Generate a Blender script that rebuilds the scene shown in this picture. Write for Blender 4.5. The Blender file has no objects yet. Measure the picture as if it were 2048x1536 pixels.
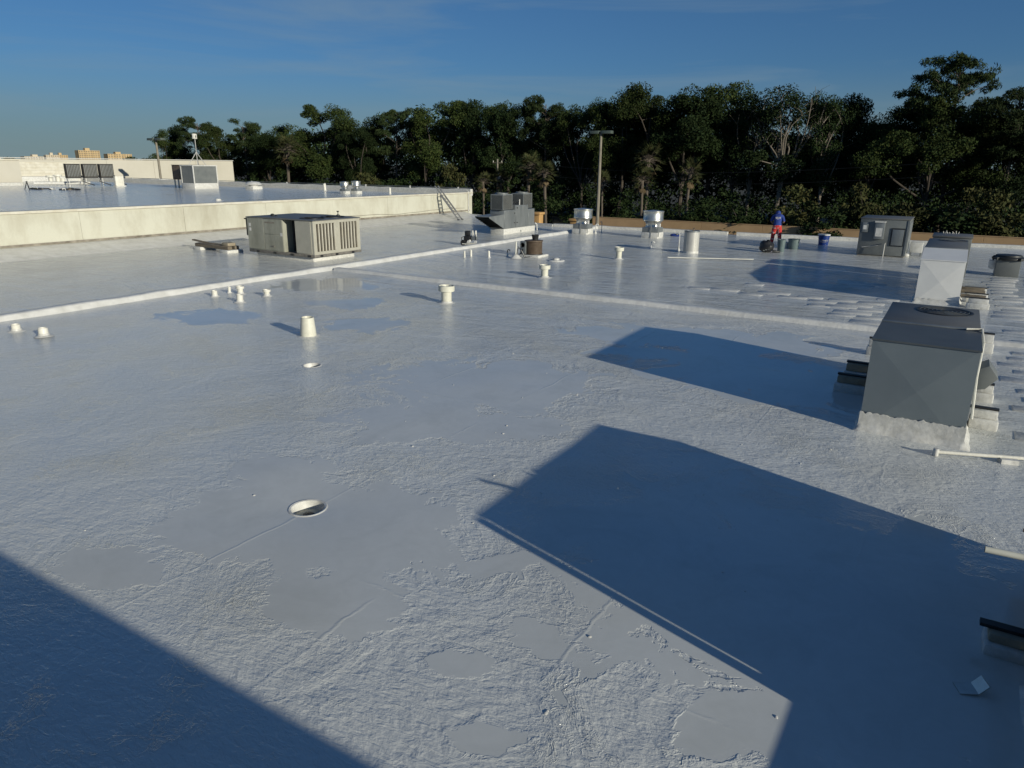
import bpy, bmesh, math, random
import numpy as np
from mathutils import Vector, Matrix, noise as mnoise

S = bpy.context.scene
rad = math.radians
# ------------------------------------------------------------------ camera
F_PX, CAM_H = 1420.0, 4.0
YAW, ROLL = rad(31.4), rad(0.6)
PITCH = math.atan((768 - 332) / F_PX)
_fh = Vector((-math.sin(YAW), math.cos(YAW), 0)); _r0 = Vector((math.cos(YAW), math.sin(YAW), 0)); _z = Vector((0, 0, 1))
CF = math.cos(PITCH) * _fh - math.sin(PITCH) * _z
_u0 = math.sin(PITCH) * _fh + math.cos(PITCH) * _z
CR = math.cos(ROLL) * _r0 + math.sin(ROLL) * _u0
CU = -math.sin(ROLL) * _r0 + math.cos(ROLL) * _u0
cam_d = bpy.data.cameras.new('camera'); cam = bpy.data.objects.new('camera', cam_d)
S.collection.objects.link(cam); S.camera = cam
cam_d.sensor_width = 36.0; cam_d.lens = 36.0 * F_PX / 2048.0
cam_d.clip_start = 0.05; cam_d.clip_end = 20000
M3 = Matrix((CR, CU, -CF)).transposed()
cam.matrix_world = Matrix.Translation((0, 0, CAM_H)) @ M3.to_4x4()

# ------------------------------------------------------------------ sun and sky
SUN_EL, SHADOW_AZ = rad(14.3), rad(163.6)
sdir = Vector((math.cos(SHADOW_AZ) * math.cos(SUN_EL), math.sin(SHADOW_AZ) * math.cos(SUN_EL), -math.sin(SUN_EL)))
sun_d = bpy.data.lights.new('sun', 'SUN'); sun = bpy.data.objects.new('sun', sun_d); S.collection.objects.link(sun)
sun_d.energy = 4.3; sun_d.angle = rad(0.53); sun_d.color = (1.0, 0.95, 0.80)
sun.rotation_euler = sdir.to_track_quat('-Z', 'Y').to_euler()
W = bpy.data.worlds.new('World'); S.world = W; W.use_nodes = True
wn = W.node_tree; wn.nodes.clear()
def N(t, typ, **kw):
    n = t.nodes.new(typ)
    for k, v in kw.items():
        if k.startswith('i_'):
            n.inputs[k[2:].replace('_', ' ')].default_value = v
        else: setattr(n, k, v)
    return n
wo = N(wn, 'ShaderNodeOutputWorld'); wb = N(wn, 'ShaderNodeBackground'); sky = N(wn, 'ShaderNodeTexSky')
sky.sky_type = 'NISHITA'; sky.sun_disc = False; sky.sun_elevation = SUN_EL
tosun = -sdir
sky.sun_rotation = math.atan2(tosun.x, tosun.y)
sky.altitude = 0; sky.air_density = 1.0; sky.dust_density = 0.15; sky.ozone_density = 3.5
SKY_STRENGTH = 0.064
wb.inputs['Strength'].default_value = SKY_STRENGTH
# thin cirrus, everywhere in the sky
tc = N(wn, 'ShaderNodeTexCoord'); mp = N(wn, 'ShaderNodeMapping'); mp.inputs['Scale'].default_value = (1.6, 1.6, 16.0)
mp.inputs['Rotation'].default_value = (rad(3), rad(-4), 0)
cn = N(wn, 'ShaderNodeTexNoise'); cn.inputs['Scale'].default_value = 1.5; cn.inputs['Detail'].default_value = 7; cn.inputs['Roughness'].default_value = 0.55; cn.inputs['Distortion'].default_value = 0.6
cr = N(wn, 'ShaderNodeMapRange'); cr.inputs['From Min'].default_value = 0.50; cr.inputs['From Max'].default_value = 0.74; cr.inputs['To Max'].default_value = 0.42
# colour response of the phone camera's white balance on the sky
n1 = N(wn, 'ShaderNodeMixRGB', blend_type='MULTIPLY'); n1.inputs['Fac'].default_value = 1; n1.inputs['Color2'].default_value = (0.18, 0.18, 0.18, 1)
gm = N(wn, 'ShaderNodeGamma'); gm.inputs['Gamma'].default_value = 0.8
hs = N(wn, 'ShaderNodeMixRGB', blend_type='MULTIPLY'); hs.inputs['Fac'].default_value = 1; hs.inputs['Color2'].default_value = (0.385*5.55, 0.665*5.55, 1.0*5.55, 1)
cm = N(wn, 'ShaderNodeMixRGB'); cm.inputs['Color2'].default_value = (3.2, 4.4, 5.2, 1)
L = wn.links.new
L(tc.outputs['Generated'], mp.inputs['Vector']); L(mp.outputs['Vector'], cn.inputs['Vector']); L(cn.outputs['Fac'], cr.inputs['Value'])
L(sky.outputs[0], n1.inputs['Color1']); L(n1.outputs[0], gm.inputs['Color']); L(gm.outputs[0], hs.inputs['Color1']); # dull haze band all round the horizon
sz = N(wn, 'ShaderNodeSeparateXYZ'); L(tc.outputs['Generated'], sz.inputs[0])
hz = N(wn, 'ShaderNodeMapRange'); hz.interpolation_type = 'SMOOTHSTEP'; hz.inputs['From Min'].default_value = 0.0; hz.inputs['From Max'].default_value = 0.13; hz.inputs['To Min'].default_value = 0.75; hz.inputs['To Max'].default_value = 0.0
hm = N(wn, 'ShaderNodeMixRGB'); hm.inputs['Color2'].default_value = (2.75, 3.70, 3.95, 1); L(sz.outputs['Z'], hz.inputs['Value']); L(hz.outputs[0], hm.inputs['Fac']); L(hs.outputs[0], hm.inputs['Color1']); L(hm.outputs[0], cm.inputs['Color1']); L(cr.outputs[0], cm.inputs['Fac'])
L(cm.outputs[0], wb.inputs['Color']); L(wb.outputs[0], wo.inputs['Surface'])
S.view_settings.view_transform = 'Standard'; S.view_settings.look = 'None'
S.view_settings.exposure = 0.0; S.view_settings.gamma = 1.0; S.view_settings.use_curve_mapping = False
S.render.engine = 'CYCLES'
S.cycles.max_bounces = 6; S.cycles.diffuse_bounces = 3; S.cycles.glossy_bounces = 3; S.cycles.transparent_max_bounces = 6
S.cycles.use_denoising = True

# ------------------------------------------------------------------ helpers
COL = S.collection
def P2(x, y): return CF + CR * ((x - 1024) / F_PX) + CU * ((768 - y) / F_PX)
def atY(x, y, Y):
    d = P2(x, y); return Vector((0, 0, CAM_H)) + d * (Y / d.y)
def atZ(x, y, z):
    d = P2(x, y); return Vector((0, 0, CAM_H)) + d * ((z - CAM_H) / d.z)
def tag(o, label=None, cat=None, group=None, kind=None):
    if label: o['label'] = label
    if cat: o['category'] = cat
    if group: o['group'] = group
    if kind: o['kind'] = kind
    return o
def empty(name, loc, rz=0.0, label=None, cat=None, group=None):
    o = bpy.data.objects.new(name, None); COL.objects.link(o); o.location = loc; o.rotation_euler = (0, 0, rz)
    o.empty_display_size = 0.2
    return tag(o, label, cat, group)
def copy_tree(o, parent=None):
    c = o.copy(); COL.objects.link(c); c.parent = parent
    if parent is not None: c.matrix_parent_inverse = o.matrix_parent_inverse
    for ch in o.children: copy_tree(ch, c)
    return c

class MB:
    def __init__(s): s.v = []; s.f = []; s.mi = []; s.cur = 0
    def _add(s, vs, fs):
        b = len(s.v); s.v += [tuple(p) for p in vs]
        for f in fs: s.f.append([b + i for i in f]); s.mi.append(s.cur)
        return s
    def m(s, i): s.cur = i; return s
    def box(s, x0, x1, y0, y1, z0, z1):
        return s._add([(x0,y0,z0),(x1,y0,z0),(x1,y1,z0),(x0,y1,z0),(x0,y0,z1),(x1,y0,z1),(x1,y1,z1),(x0,y1,z1)],
                      [(0,3,2,1),(4,5,6,7),(0,1,5,4),(1,2,6,5),(2,3,7,6),(3,0,4,7)])
    def obox(s, c, size, rot=(0,0,0)):
        R = Matrix.Rotation(rot[2],3,'Z') @ Matrix.Rotation(rot[1],3,'Y') @ Matrix.Rotation(rot[0],3,'X')
        h = Vector(size) / 2; vs = []
        for k in range(8):
            p = Vector(((-1 if k in (0,3,4,7) else 1)*h.x, (-1 if k in (0,1,4,5) else 1)*h.y, (-1 if k < 4 else 1)*h.z))
            vs.append(Vector(c) + R @ p)
        return s._add(vs, [(0,3,2,1),(4,5,6,7),(0,1,5,4),(1,2,6,5),(2,3,7,6),(3,0,4,7)])
    def prism(s, poly, axis, a0, a1):
        def mk(p, a):
            return {'x': (a, p[0], p[1]), 'y': (p[0], a, p[1]), 'z': (p[0], p[1], a)}[axis]
        n = len(poly); vs = [mk(p, a0) for p in poly] + [mk(p, a1) for p in poly]
        fs = [tuple(range(n))[::-1], tuple(range(n, 2*n))] + [(i, (i+1) % n, n + (i+1) % n, n + i) for i in range(n)]
        return s._add(vs, fs)
    def tube(s, pts, r, n=8, caps=True):
        pts = [Vector(p) for p in pts]; rs = r if isinstance(r, (list, tuple)) else [r] * len(pts)
        vs = []; up = Vector((0, 0, 1)); prev = None
        for i, p in enumerate(pts):
            t = (pts[min(i+1, len(pts)-1)] - pts[max(i-1, 0)])
            t = t.normalized() if t.length > 1e-9 else up
            if prev is None:
                a = t.cross(up if abs(t.z) < 0.9 else Vector((1, 0, 0))).normalized()
            else:
                a = (prev - t * prev.dot(t)); a = a.normalized() if a.length > 1e-6 else t.orthogonal().normalized()
            prev = a; b = t.cross(a)
            for k in range(n):
                an = 2 * math.pi * k / n
                vs.append(p + (a * math.cos(an) + b * math.sin(an)) * rs[i])
        fs = []
        for i in range(len(pts) - 1):
            for k in range(n):
                fs.append((i*n + k, (i+1)*n + k, (i+1)*n + (k+1) % n, i*n + (k+1) % n))
        if caps:
            fs.append(tuple(range(n))); fs.append(tuple(range((len(pts)-1)*n, len(pts)*n))[::-1])
        return s._add(vs, fs)
    def cyl(s, x, y, z0, z1, r, n=20, r1=None):
        return s.lathe([(r, z0), (r if r1 is None else r1, z1)], n, (x, y, 0), True)
    def lathe(s, prof, n=24, c=(0, 0, 0), caps=True):
        vs = []
        for (r, z) in prof:
            for k in range(n):
                a = 2 * math.pi * k / n; vs.append((c[0] + r * math.cos(a), c[1] + r * math.sin(a), c[2] + z))
        fs = []
        for i in range(len(prof) - 1):
            for k in range(n): fs.append((i*n + k, i*n + (k+1) % n, (i+1)*n + (k+1) % n, (i+1)*n + k))
        if caps: fs.append(tuple(range(n))[::-1]); fs.append(tuple(range((len(prof)-1)*n, len(prof)*n)))
        return s._add(vs, fs)
    def ball(s, c, r, nu=10, nv=7):
        prof = [(max(1e-4, math.sin(math.pi * i / nv)), -math.cos(math.pi * i / nv)) for i in range(nv + 1)]
        rr = r if isinstance(r, (tuple, list)) else (r, r, r); b = MB().lathe(prof, nu, caps=False)
        return s._add([(c[0] + p[0]*rr[0], c[1] + p[1]*rr[1], c[2] + p[2]*rr[2]) for p in b.v], b.f)
    def mesh(s, name, mats, bevel=0.0, seg=2, smooth=38):
        me = bpy.data.meshes.new(name); me.from_pydata(s.v, [], s.f)
        for mt in (mats if isinstance(mats, (list, tuple)) else [mats]): me.materials.append(mt)
        if any(s.mi): me.polygons.foreach_set('material_index', s.mi)
        bm = bmesh.new(); bm.from_mesh(me)
        bmesh.ops.recalc_face_normals(bm, faces=bm.faces[:])
        if bevel > 0:
            es = [e for e in bm.edges if len(e.link_faces) == 2 and e.calc_face_angle(0) > rad(35)]
            bmesh.ops.bevel(bm, geom=es, offset=bevel, segments=seg, profile=0.5, affect='EDGES', clamp_overlap=True)
        bm.to_mesh(me); bm.free()
        if smooth:
            me.shade_smooth(); me.set_sharp_from_angle(angle=rad(smooth))
        return me
    def build(s, name, mats, parent=None, bevel=0.0, seg=2, smooth=38, loc=None):
        o = bpy.data.objects.new(name, s.mesh(name, mats, bevel, seg, smooth)); COL.objects.link(o)
        if parent is not None: o.parent = parent
        if loc is not None: o.location = loc
        return o
def link(name, me, parent=None, loc=(0,0,0), rz=0.0, sc=None):
    o = bpy.data.objects.new(name, me); COL.objects.link(o); o.parent = parent; o.location = loc; o.rotation_euler = (0, 0, rz)
    if sc: o.scale = sc
    return o

# ------------------------------------------------------------------ materials
def newmat(name):
    m = bpy.data.materials.new(name); m.use_nodes = True; t = m.node_tree
    return m, t, t.nodes['Principled BSDF']
def lk(t, a, b): t.links.new(a, b)
def pm(name, c1, c2=None, scale=3.0, rough=0.6, metal=0.0, bump=0.0, bscale=40.0, spec=0.5, lo=0.35, hi=0.65, streak=None, detail=5):
    """painted / plain surface: two base colours mixed by noise (wear, dirt), optional vertical streaks, fine relief"""
    m, t, b = newmat(name)
    b.inputs['Roughness'].default_value = rough; b.inputs['Metallic'].default_value = metal
    b.inputs['Specular IOR Level'].default_value = spec
    geo = N(t, 'ShaderNodeNewGeometry')
    if c2 is None: b.inputs['Base Color'].default_value = (*c1, 1)
    else:
        mp = N(t, 'ShaderNodeMapping'); mp.inputs['Scale'].default_value = streak or (1, 1, 1)
        nz = N(t, 'ShaderNodeTexNoise'); nz.inputs['Scale'].default_value = scale; nz.inputs['Detail'].default_value = detail
        nz.inputs['Roughness'].default_value = 0.65
        rp = N(t, 'ShaderNodeMapRange'); rp.inputs['From Min'].default_value = lo; rp.inputs['From Max'].default_value = hi
        mx = N(t, 'ShaderNodeMixRGB'); mx.inputs['Color1'].default_value = (*c1, 1); mx.inputs['Color2'].default_value = (*c2, 1)
        lk(t, geo.outputs['Position'], mp.inputs['Vector']); lk(t, mp.outputs[0], nz.inputs['Vector'])
        lk(t, nz.outputs['Fac'], rp.inputs['Value']); lk(t, rp.outputs[0], mx.inputs['Fac']); lk(t, mx.outputs[0], b.inputs['Base Color'])
    if bump > 0:
        n2 = N(t, 'ShaderNodeTexNoise'); n2.inputs['Scale'].default_value = bscale; n2.inputs['Detail'].default_value = 4
        bp = N(t, 'ShaderNodeBump'); bp.inputs['Strength'].default_value = 1.0; bp.inputs['Distance'].default_value = bump
        lk(t, geo.outputs['Position'], n2.inputs['Vector']); lk(t, n2.outputs['Fac'], bp.inputs['Height']); lk(t, bp.outputs[0], b.inputs['Normal'])
    return m
def foliage(name, c1, c2, c3=None):
    m, t, b = newmat(name)
    geo = N(t, 'ShaderNodeNewGeometry'); oi = N(t, 'ShaderNodeObjectInfo')
    nz = N(t, 'ShaderNodeTexNoise'); nz.inputs['Scale'].default_value = 0.7; nz.inputs['Detail'].default_value = 3
    mx = N(t, 'ShaderNodeMixRGB'); mx.inputs['Color1'].default_value = (*c1, 1); mx.inputs['Color2'].default_value = (*c2, 1)
    rp = N(t, 'ShaderNodeMapRange'); rp.inputs['From Min'].default_value = 0.35; rp.inputs['From Max'].default_value = 0.65
    lk(t, geo.outputs['Position'], nz.inputs['Vector']); lk(t, nz.outputs['Fac'], rp.inputs['Value']); lk(t, rp.outputs[0], mx.inputs['Fac'])
    m2 = N(t, 'ShaderNodeMixRGB'); m2.inputs['Color2'].default_value = (*(c3 or c2), 1)
    r2 = N(t, 'ShaderNodeMapRange'); r2.inputs['From Min'].default_value = 0.55; r2.inputs['From Max'].default_value = 1.0; r2.inputs['To Max'].default_value = 0.7
    lk(t, geo.outputs['Random Per Island'], r2.inputs['Value']); lk(t, r2.outputs[0], m2.inputs['Fac']); lk(t, mx.outputs[0], m2.inputs['Color1'])
    hv = N(t, 'ShaderNodeHueSaturation'); vr = N(t, 'ShaderNodeMapRange'); vr.inputs['To Min'].default_value = 0.50; vr.inputs['To Max'].default_value = 0.92
    lk(t, oi.outputs['Random'], vr.inputs['Value']); lk(t, vr.outputs[0], hv.inputs['Value']); lk(t, m2.outputs[0], hv.inputs['Color'])
    lk(t, hv.outputs[0], b.inputs['Base Color']); b.inputs['Roughness'].default_value = 0.8; b.inputs['Specular IOR Level'].default_value = 0.12
    return m

def roof_coat(name, pools=True, base=(0.64, 0.65, 0.625), fine=0.0048, mid=0.0115, rsmooth=0.12, rrough=0.13):
    m, t, b = newmat(name)
    geo = N(t, 'ShaderNodeNewGeometry'); pos = geo.outputs['Position']
    def noise(scale, detail=4, rough=0.55, dist=0.0, mscale=None, rot=0.0):
        n = N(t, 'ShaderNodeTexNoise'); n.inputs['Scale'].default_value = scale; n.inputs['Detail'].default_value = detail
        n.inputs['Roughness'].default_value = rough; n.inputs['Distortion'].default_value = dist
        if mscale or rot:
            mp = N(t, 'ShaderNodeMapping'); mp.inputs['Scale'].default_value = mscale or (1, 1, 1); mp.inputs['Rotation'].default_value = (0, 0, rot)
            lk(t, pos, mp.inputs['Vector']); lk(t, mp.outputs[0], n.inputs['Vector'])
        else: lk(t, pos, n.inputs['Vector'])
        return n.outputs['Fac']
    def math_(op, a, bb, clamp=False):
        n = N(t, 'ShaderNodeMath', operation=op, use_clamp=clamp)
        for i, x in enumerate((a, bb)):
            if x is None: continue
            if isinstance(x, (int, float)): n.inputs[i].default_value = x
            else: lk(t, x, n.inputs[i])
        return n.outputs[0]
    def rng(x, a, bb, c=0.0, d=1.0, smooth=False):
        n = N(t, 'ShaderNodeMapRange'); n.inputs['From Min'].default_value = a; n.inputs['From Max'].default_value = bb
        n.inputs['To Min'].default_value = c; n.inputs['To Max'].default_value = d
        if smooth: n.interpolation_type = 'SMOOTHSTEP'
        lk(t, x, n.inputs['Value']); return n.outputs[0]
    # pools of thick, self-levelled coating with ragged outlines
    big = noise(0.45, 2, 0.5); rag = noise(0.9, 6, 0.62, 0.8); rag2 = noise(4.2, 4, 0.6, 1.2)
    if pools:
        at = N(t, 'ShaderNodeAttribute', attribute_name='pool')
        field = math_('ADD', math_('ADD', at.outputs['Fac'], math_('MULTIPLY', math_('SUBTRACT', rag, 0.5), 2.2)), math_('MULTIPLY', math_('SUBTRACT', rag2, 0.5), 0.6))
        mask = rng(field, -0.035, 0.035, smooth=True)
        lip = math_('MULTIPLY', rng(field, -0.16, -0.02, smooth=True), math_('SUBTRACT', 1.0, mask))
    else:
        mask = rng(rag, 0.60, 0.62); lip = mask
    inv = math_('SUBTRACT', 1.0, mask)
    # roller stipple, brush drag and wrinkles outside the pools
    f1 = noise(26, 2, 0.6, 0.9, (1.0, 2.4, 1), rad(38)); f2 = noise(7.0, 2, 0.55, 0.9, (1.0, 2.2, 1), rad(-25))
    amp = rng(big, 0.34, 0.66, 0.45, 1.5)
    cz = lambda x: math_('SUBTRACT', x, 0.5)
    h = math_('MULTIPLY', math_('MULTIPLY', cz(f1), amp), fine)
    h = math_('ADD', h, math_('MULTIPLY', cz(rag), 0.034)); h = math_('ADD', h, math_('MULTIPLY', cz(f2), mid)); h = math_('ADD', h, math_('MULTIPLY', cz(rag2), mid * 0.7))
    br = N(t, 'ShaderNodeAttribute', attribute_name='brushed'); drag = noise(0.95, 4, 0.55, 0.5, (0.5, 1.5, 1), rad(8))   # heavily brushed, streaky areas
    h = math_('ADD', h, math_('MULTIPLY', math_('MULTIPLY', cz(drag), br.outputs['Fac']), 0.10))
    wrk = math_('MULTIPLY', rng(math_('ABSOLUTE', math_('SUBTRACT', rag2, 0.5), None), 0.0, 0.030, 1.0, 0.0, True), rng(rag, 0.52, 0.60))
    h = math_('ADD', h, math_('MULTIPLY', wrk, 0.0030))
    h = math_('MULTIPLY', h, math_('ADD', math_('MULTIPLY', inv, 0.97), 0.03))
    # laps of the old membrane, about a metre apart, under the coating
    sx = N(t, 'ShaderNodeSeparateXYZ'); lk(t, pos, sx.inputs[0])
    wx = math_('ADD', sx.outputs['X'], math_('MULTIPLY', rag, 0.22)); lap = math_('PINGPONG', math_('ADD', wx, 0.21), 0.97)
    lapr = math_('MULTIPLY', rng(lap, 0.0, 0.03, 1.0, 0.0, True), rng(big, 0.44, 0.54))
    h = math_('ADD', h, math_('MULTIPLY', lip, 0.0020)); h = math_('ADD', h, math_('MULTIPLY', mask, 0.0014))
    h = math_('ADD', h, math_('MULTIPLY', lapr, 0.0020))
    wy = math_('ADD', sx.outputs['Y'], math_('MULTIPLY', rag2, 0.10)); lapy = math_('PINGPONG', math_('ADD', wy, 0.6), 2.6)
    lapr2 = math_('MULTIPLY', rng(lapy, 0.0, 0.028, 1.0, 0.0, True), rng(big, 0.40, 0.50, 1.0, 0.0)); h = math_('ADD', h, math_('MULTIPLY', lapr2, 0.0020))
    bp = N(t, 'ShaderNodeBump'); bp.inputs['Strength'].default_value = 1.0; bp.inputs['Distance'].default_value = 1.0
    lk(t, h, bp.inputs['Height']); lk(t, bp.outputs[0], b.inputs['Normal'])
    # colour: near white, slightly dirty in blotches and specks
    d1 = math_('ADD', rng(rag, 0.52, 0.74, 0.0, 0.30), math_('MULTIPLY', mask, rng(rag2, 0.35, 0.65, 0.04, 0.16)))
    mx = N(t, 'ShaderNodeMixRGB'); mx.inputs['Color1'].default_value = (*base, 1); mx.inputs['Color2'].default_value = (0.40, 0.415, 0.385, 1)
    lk(t, d1, mx.inputs['Fac'])
    yel = N(t, 'ShaderNodeMixRGB'); yel.inputs['Color2'].default_value = (0.52, 0.50, 0.42, 1); lk(t, rng(big, 0.48, 0.70, 0.0, 0.28), yel.inputs['Fac']); lk(t, mx.outputs[0], yel.inputs['Color1']); lk(t, yel.outputs[0], b.inputs['Base Color'])
    rr = N(t, 'ShaderNodeMapRange'); rr.inputs['To Min'].default_value = rrough; rr.inputs['To Max'].default_value = rsmooth
    lk(t, mask, rr.inputs['Value']); lk(t, rr.outputs[0], b.inputs['Roughness']); b.inputs['IOR'].default_value = 1.5
    return m

M = {}
M['coat'] = roof_coat('white_roof_coating')
M['coat_far'] = roof_coat('white_roof_coating_upper', pools=False)
M['white'] = pm('white_coated_detail', (0.64, 0.63, 0.60), (0.50, 0.49, 0.45), 6, 0.35, bump=0.006, bscale=22)
M['white_rough'] = pm('white_coating_brushed_on', (0.66, 0.65, 0.61), (0.50, 0.49, 0.45), 8, 0.45, bump=0.007, bscale=12)
M['curb'] = pm('white_curb_coating', (0.72, 0.71, 0.67), (0.58, 0.57, 0.53), 2.5, 0.4, bump=0.012, bscale=9)
M['stucco'] = pm('cream_stained_wall', (0.53, 0.52, 0.43), (0.40, 0.375, 0.29), 0.9, 0.8, bump=0.01, bscale=12, lo=0.42, hi=0.74, streak=(1, 1, 0.45))
M['coping'] = pm('cream_coping', (0.64, 0.61, 0.52), (0.52, 0.48, 0.38), 1.5, 0.55)
M['stain'] = pm('dirty_flashing', (0.13, 0.11, 0.085), (0.30, 0.27, 0.22), 2.0, 0.8)
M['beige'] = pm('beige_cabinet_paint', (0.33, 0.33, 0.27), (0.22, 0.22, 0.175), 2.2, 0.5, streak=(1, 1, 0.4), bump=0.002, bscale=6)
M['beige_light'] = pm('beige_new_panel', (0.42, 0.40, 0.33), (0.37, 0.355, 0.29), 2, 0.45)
M['rail'] = pm('dark_base_rail', (0.10, 0.095, 0.085), (0.22, 0.20, 0.17), 4, 0.6)
M['coil'] = pm('dark_coil', (0.012, 0.012, 0.010), (0.05, 0.04, 0.03), 8, 0.7)
M['fins'] = pm('coil_fins_brown_grey', (0.045, 0.040, 0.030), (0.065, 0.058, 0.043), 12, 0.6)
M['grey'] = pm('grey_cabinet_paint', (0.16, 0.17, 0.165), (0.12, 0.13, 0.13), 1.6, 0.42, bump=0.003, bscale=3)
M['grey_galv'] = pm('weathered_galvanised_sheet', (0.25, 0.265, 0.265), (0.17, 0.185, 0.19), 2.2, 0.42, 0.35, streak=(1, 1, 0.3))
M['duct'] = pm('grey_duct_sheet', (0.205, 0.238, 0.252), (0.178, 0.21, 0.225), 0.9, 0.38, 0.25, bump=0.004, bscale=1.6)
M['duct_top'] = pm('dark_duct_top', (0.085, 0.095, 0.10), (0.065, 0.075, 0.08), 1.2, 0.5)
M['unit_top'] = pm('grey_condenser_top', (0.135, 0.135, 0.128), (0.11, 0.11, 0.105), 1.6, 0.5)
M['duct_white'] = pm('pale_duct_sheet', (0.78, 0.77, 0.73), (0.70, 0.69, 0.66), 0.9, 0.4, bump=0.004, bscale=1.6)
M['dark'] = pm('dark_metal', (0.02, 0.022, 0.024), (0.04, 0.042, 0.042), 5, 0.5, 0.3)
M['black'] = pm('black_plastic', (0.012, 0.012, 0.013), (0.02, 0.02, 0.02), 6, 0.45)
M['alu'] = pm('spun_aluminium', (0.62, 0.62, 0.58), (0.46, 0.45, 0.41), 3, 0.34, 0.85)
M['galv'] = pm('galvanised_flue', (0.52, 0.51, 0.47), (0.40, 0.39, 0.36), 3, 0.5, 0.25, streak=(1, 1, 0.3))
M['wood'] = pm('weathered_wood', (0.19, 0.155, 0.11), (0.10, 0.085, 0.065), 5, 0.8, streak=(1, 6, 6), bump=0.004, bscale=30)
M['wood_pale'] = pm('pale_wood_block', (0.36, 0.31, 0.22), (0.25, 0.21, 0.15), 5, 0.8, bump=0.004, bscale=30)
M['pvc'] = pm('cream_pvc', (0.66, 0.645, 0.54), (0.56, 0.545, 0.45), 4, 0.4)
M['pvc_white'] = pm('white_pvc', (0.72, 0.70, 0.62), (0.62, 0.60, 0.52), 4, 0.4, bump=0.004, bscale=20)
M['rust'] = pm('brown_louvre', (0.11, 0.075, 0.05), (0.16, 0.12, 0.085), 6, 0.65, 0.2)
M['ladder'] = pm('ladder_aluminium', (0.40, 0.39, 0.36), (0.28, 0.27, 0.25), 6, 0.4, 0.7)
M['asphalt'] = pm('asphalt_lot', (0.055, 0.055, 0.055), (0.04, 0.04, 0.04), 0.4, 0.85)
M['soil'] = pm('grass_and_soil', (0.030, 0.033, 0.017), (0.055, 0.046, 0.028), 0.25, 0.9)
M['tan'] = pm('tan_stucco_wall', (0.47, 0.31, 0.165), (0.39, 0.255, 0.135), 0.5, 0.85, bump=0.01, bscale=10)
M['orange'] = pm('ochre_stucco_pillar', (0.52, 0.31, 0.12), (0.42, 0.25, 0.10), 1.0, 0.8)
M['brown'] = pm('brown_fence_boards', (0.16, 0.09, 0.055), (0.11, 0.065, 0.04), 2.0, 0.8)
M['pole'] = pm('concrete_pole', (0.25, 0.225, 0.175), (0.18, 0.16, 0.125), 1.5, 0.75)
M['lamp'] = pm('bronze_lamp_head', (0.10, 0.125, 0.105), (0.08, 0.10, 0.085), 3, 0.5, 0.2)
M['bldg_white'] = pm('pale_far_wall', (0.55, 0.52, 0.44), (0.49, 0.46, 0.38), 0.12, 0.8)
M['condo'] = pm('ochre_tower_wall', (0.50, 0.37, 0.20), (0.44, 0.32, 0.17), 0.05, 0.8)
M['condo2'] = pm('pale_tower_wall', (0.55, 0.48, 0.36), (0.50, 0.43, 0.32), 0.05, 0.8)
M['glass'] = pm('dark_window', (0.10, 0.09, 0.08), None, rough=0.2)
M['bark'] = pm('grey_brown_bark', (0.075, 0.060, 0.045), (0.045, 0.036, 0.028), 2.5, 0.9, streak=(1, 1, 0.3))
M['bark_pine'] = pm('pine_bark', (0.10, 0.078, 0.056), (0.06, 0.046, 0.035), 2.5, 0.9, streak=(1, 1, 0.35))
M['bark_pale'] = pm('bleached_dead_wood', (0.24, 0.205, 0.16), (0.15, 0.13, 0.105), 2.5, 0.9)
M['palm_trunk'] = pm('palm_trunk', (0.13, 0.105, 0.08), (0.08, 0.065, 0.05), 5, 0.9, streak=(1, 1, 3))
M['leaf_oak'] = foliage('oak_foliage', (0.030, 0.052, 0.015), (0.050, 0.074, 0.018), (0.078, 0.084, 0.024))
M['leaf_dark'] = foliage('dark_foliage', (0.020, 0.040, 0.014), (0.032, 0.054, 0.016), (0.05, 0.066, 0.020))
M['leaf_pine'] = foliage('pine_needles', (0.028, 0.050, 0.018), (0.044, 0.068, 0.022), (0.070, 0.082, 0.028))
M['leaf_olive'] = foliage('olive_foliage', (0.050, 0.062, 0.022), (0.080, 0.085, 0.030), (0.11, 0.095, 0.036))
M['leaf_palm'] = foliage('palm_fronds', (0.045, 0.060, 0.024), (0.070, 0.080, 0.030), (0.12, 0.10, 0.045))
M['leaf_dead'] = foliage('dead_fronds', (0.15, 0.11, 0.06), (0.20, 0.15, 0.09), (0.10, 0.07, 0.04))
#@@SETTING
# ------------------------------------------------------------------ setting: ground
rng = np.random.default_rng(7); random.seed(7)
g = MB(); R0 = 9000
g._add([(-R0, -R0, -5), (R0, -R0, -5), (R0, R0, -5), (-R0, R0, -5)], [(0, 1, 2, 3)])
tag(g.build('ground', M['soil'], smooth=0), kind='structure')
g = MB(); g._add([(-140, 47, -4.996), (60, 47, -4.996), (60, 88, -4.996), (-140, 88, -4.996)], [(0, 1, 2, 3)])
tag(g.build('service_lane', M['asphalt'], smooth=0), kind='structure')

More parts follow.
